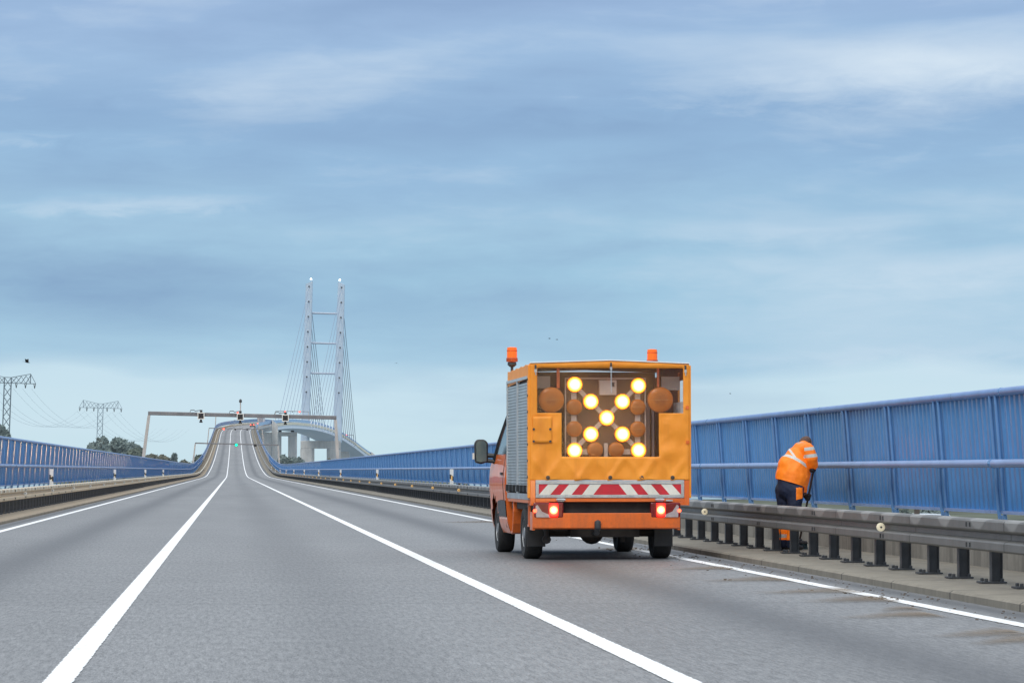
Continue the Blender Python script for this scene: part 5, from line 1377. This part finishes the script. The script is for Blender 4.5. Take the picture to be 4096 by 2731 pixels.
# ------------------------------------------------------------------ power pylons and lines
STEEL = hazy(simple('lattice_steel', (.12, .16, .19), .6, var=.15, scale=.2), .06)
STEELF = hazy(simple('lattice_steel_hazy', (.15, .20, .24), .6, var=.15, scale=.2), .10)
def power_pylon(u, varm, Y, label, mat, bar, roll=1.6):
    c = at(u, varm, Y); H = c.z + 9
    t = thing('power_pylon', label, 'power pylon', (c.x, Y, -9), (0, R(roll), 0), group='lattice power pylons on the left')
    mb = MB(); hw = lambda z: 1.35 + (2.0 * (1 - z / 12) if z < 12 else 0)
    zs = [0, 4, 8, 12] + [12 + (H + 2.2 - 12) * k / 9 for k in range(1, 10)]
    for a, b_ in zip(zs, zs[1:]):
        for sx, sy in ((-1, -1), (1, -1), (1, 1), (-1, 1)):
            mb.tube([(sx * hw(a), sy * hw(a), a), (sx * hw(b_), sy * hw(b_), b_)], bar, 4)
        for (p1, p2) in (((-1, -1), (1, -1)), ((1, -1), (1, 1)), ((1, 1), (-1, 1)), ((-1, 1), (-1, -1))):
            mb.tube([(p1[0] * hw(a), p1[1] * hw(a), a), (p2[0] * hw(b_), p2[1] * hw(b_), b_)], bar * .6, 4)
            mb.tube([(p2[0] * hw(a), p2[1] * hw(a), a), (p1[0] * hw(b_), p1[1] * hw(b_), b_)], bar * .6, 4)
    mb.build('lattice_mast', mat, t)
    ca = MB(); tz = H + 2.2
    for sy in (-.8, .8):
        ca.tube([(-11, 0, H), (-8.9, sy, H), (8.9, sy, H), (11, 0, H)], bar, 4)
        ca.tube([(-11, 0, H), (-8.9, sy, H + 3.8), (-1.4, sy, tz), (1.4, sy, tz), (8.9, sy, H + 3.8), (11, 0, H)], bar * .9, 4)
        for s in (-1, 1):
            xs = [1.4, 3.3, 5.2, 7.1, 8.9]; tp = lambda x: tz + (H + 3.6 - tz) * (x - 1.4) / 7.5
            for a, b_ in zip(xs, xs[1:]):
                ca.tube([(s * a, sy, H), (s * b_, sy, tp(b_) - .3)], bar * .7, 4); ca.tube([(s * b_, sy, H), (s * a, sy, tp(a) - .1)], bar * .5, 4)
            ca.tube([(s * 8.9, sy, H), (s * 8.9, sy, H + 3.7)], bar * .9, 4)
    ca.build('cross_arm', mat, t)
    for x in (-10.6, -7, -3.4, 3.4, 7, 10.6):
        i = MB(); i.tube([(x - .35, 0, H), (x, 0, H - 1.9)], .14, 5); i.tube([(x + .35, 0, H), (x, 0, H - 1.9)], .14, 5); i.build('insulator', DARKM, t)
    return Vector((c.x, Y, c.z))
pa = power_pylon(18, 1531, 1210, 'dark lattice power pylon cut by the left edge of the photo', STEEL, .125)
pb = power_pylon(393, 1631, 1575, 'paler lattice power pylon above the tree clump', STEELF, .105)
for k, x in enumerate((-10.6, -7, -3.4, 3.4, 7, 10.6)):
    for a, b_, nm in ((pa, pb, 'sagging between the two power pylons'), (pb, pb + Vector((30, 420, -3)), 'running on beyond the far power pylon')):
        mb = MB(); A = a + Vector((x, 0, -2 - x * .028)); B = b_ + Vector((x, 0, -2 - x * .028)); pts = []
        for q in range(21):
            s = q / 20; p = A.lerp(B, s); p.z -= 4 * 11.5 * s * (1 - s); pts.append(p)
        mb.tube(pts, .038, 4)
        tag(mb.build('power_line', STEELF), ['outermost left', 'second from left', 'third from left', 'third from right', 'second from right', 'outermost right'][k] + ' thin power line ' + nm, 'power line', 'power lines on the left')

# ------------------------------------------------------------------ birds
BIRD = simple('bird_black', (.01, .011, .013), .7); GULL = simple('gull_grey', (.10, .12, .14), .7)
def bird(u, v, Y, span, lift, label, mat, yaw=0, roll=0):
    t = thing('bird', label, 'bird', at(u, v, Y), (0, R(roll), R(yaw)), group='birds in the sky')
    mb = MB(); L = span * .5
    mb.lathe([(.004 * span, -L * .55), (.05 * span, -L * .25), (.075 * span, 0), (.06 * span, L * .3), (.035 * span, L * .48), (.01 * span, L * .66)], (0, 0, 0), 'x', 8)
    mb.prism([(-L * .5, .03 * span), (-L * .95, .10 * span), (-L * .95, -.10 * span), (-L * .5, -.03 * span)], 'z', -.008 * span, .008 * span); mb.build('body', mat, t, smooth=True)
    for s in (-1, 1):
        w_ = MB(); a = R(lift); n = 5; vs = []; fs = []
        for k in range(n + 1):
            q = k / n; aa = a * (1 - .45 * q); r_ = span * .5 * q; c0 = span * (.15 * (1 - q ** 2) + .03)
            y, z = s * r_ * math.cos(aa), r_ * math.sin(aa) + .03 * span
            vs += [(c0 * .9 - .10 * span * q, y, z), (-c0 - .08 * span * q, y, z)]
        for k in range(n): fs.append((2 * k, 2 * k + 1, 2 * k + 3, 2 * k + 2))
        w_.add(vs, fs); o = w_.build('wing', mat, t, fixn=False); md = o.modifiers.new('th', 'SOLIDIFY'); md.thickness = .02 * span
    return t
bird(108, 1448, 300, .95, 62, 'large black bird with raised wings at the far left above the power pylon', BIRD, yaw=-20, roll=10)
bird(2198, 1354, 620, .8, 25, 'small black bird above the truck, left of the pair', BIRD, yaw=25)
bird(2228, 1358, 620, .85, 12, 'small black bird above the truck, right of the pair', BIRD, yaw=15)
bird(1586, 1452, 700, 1.0, -22, 'pale thin winged gull between the pylon and the truck', GULL, yaw=80)
bird(2921, 1574, 640, .75, 20, 'small black bird low over the right barrier near the worker', BIRD, yaw=10)
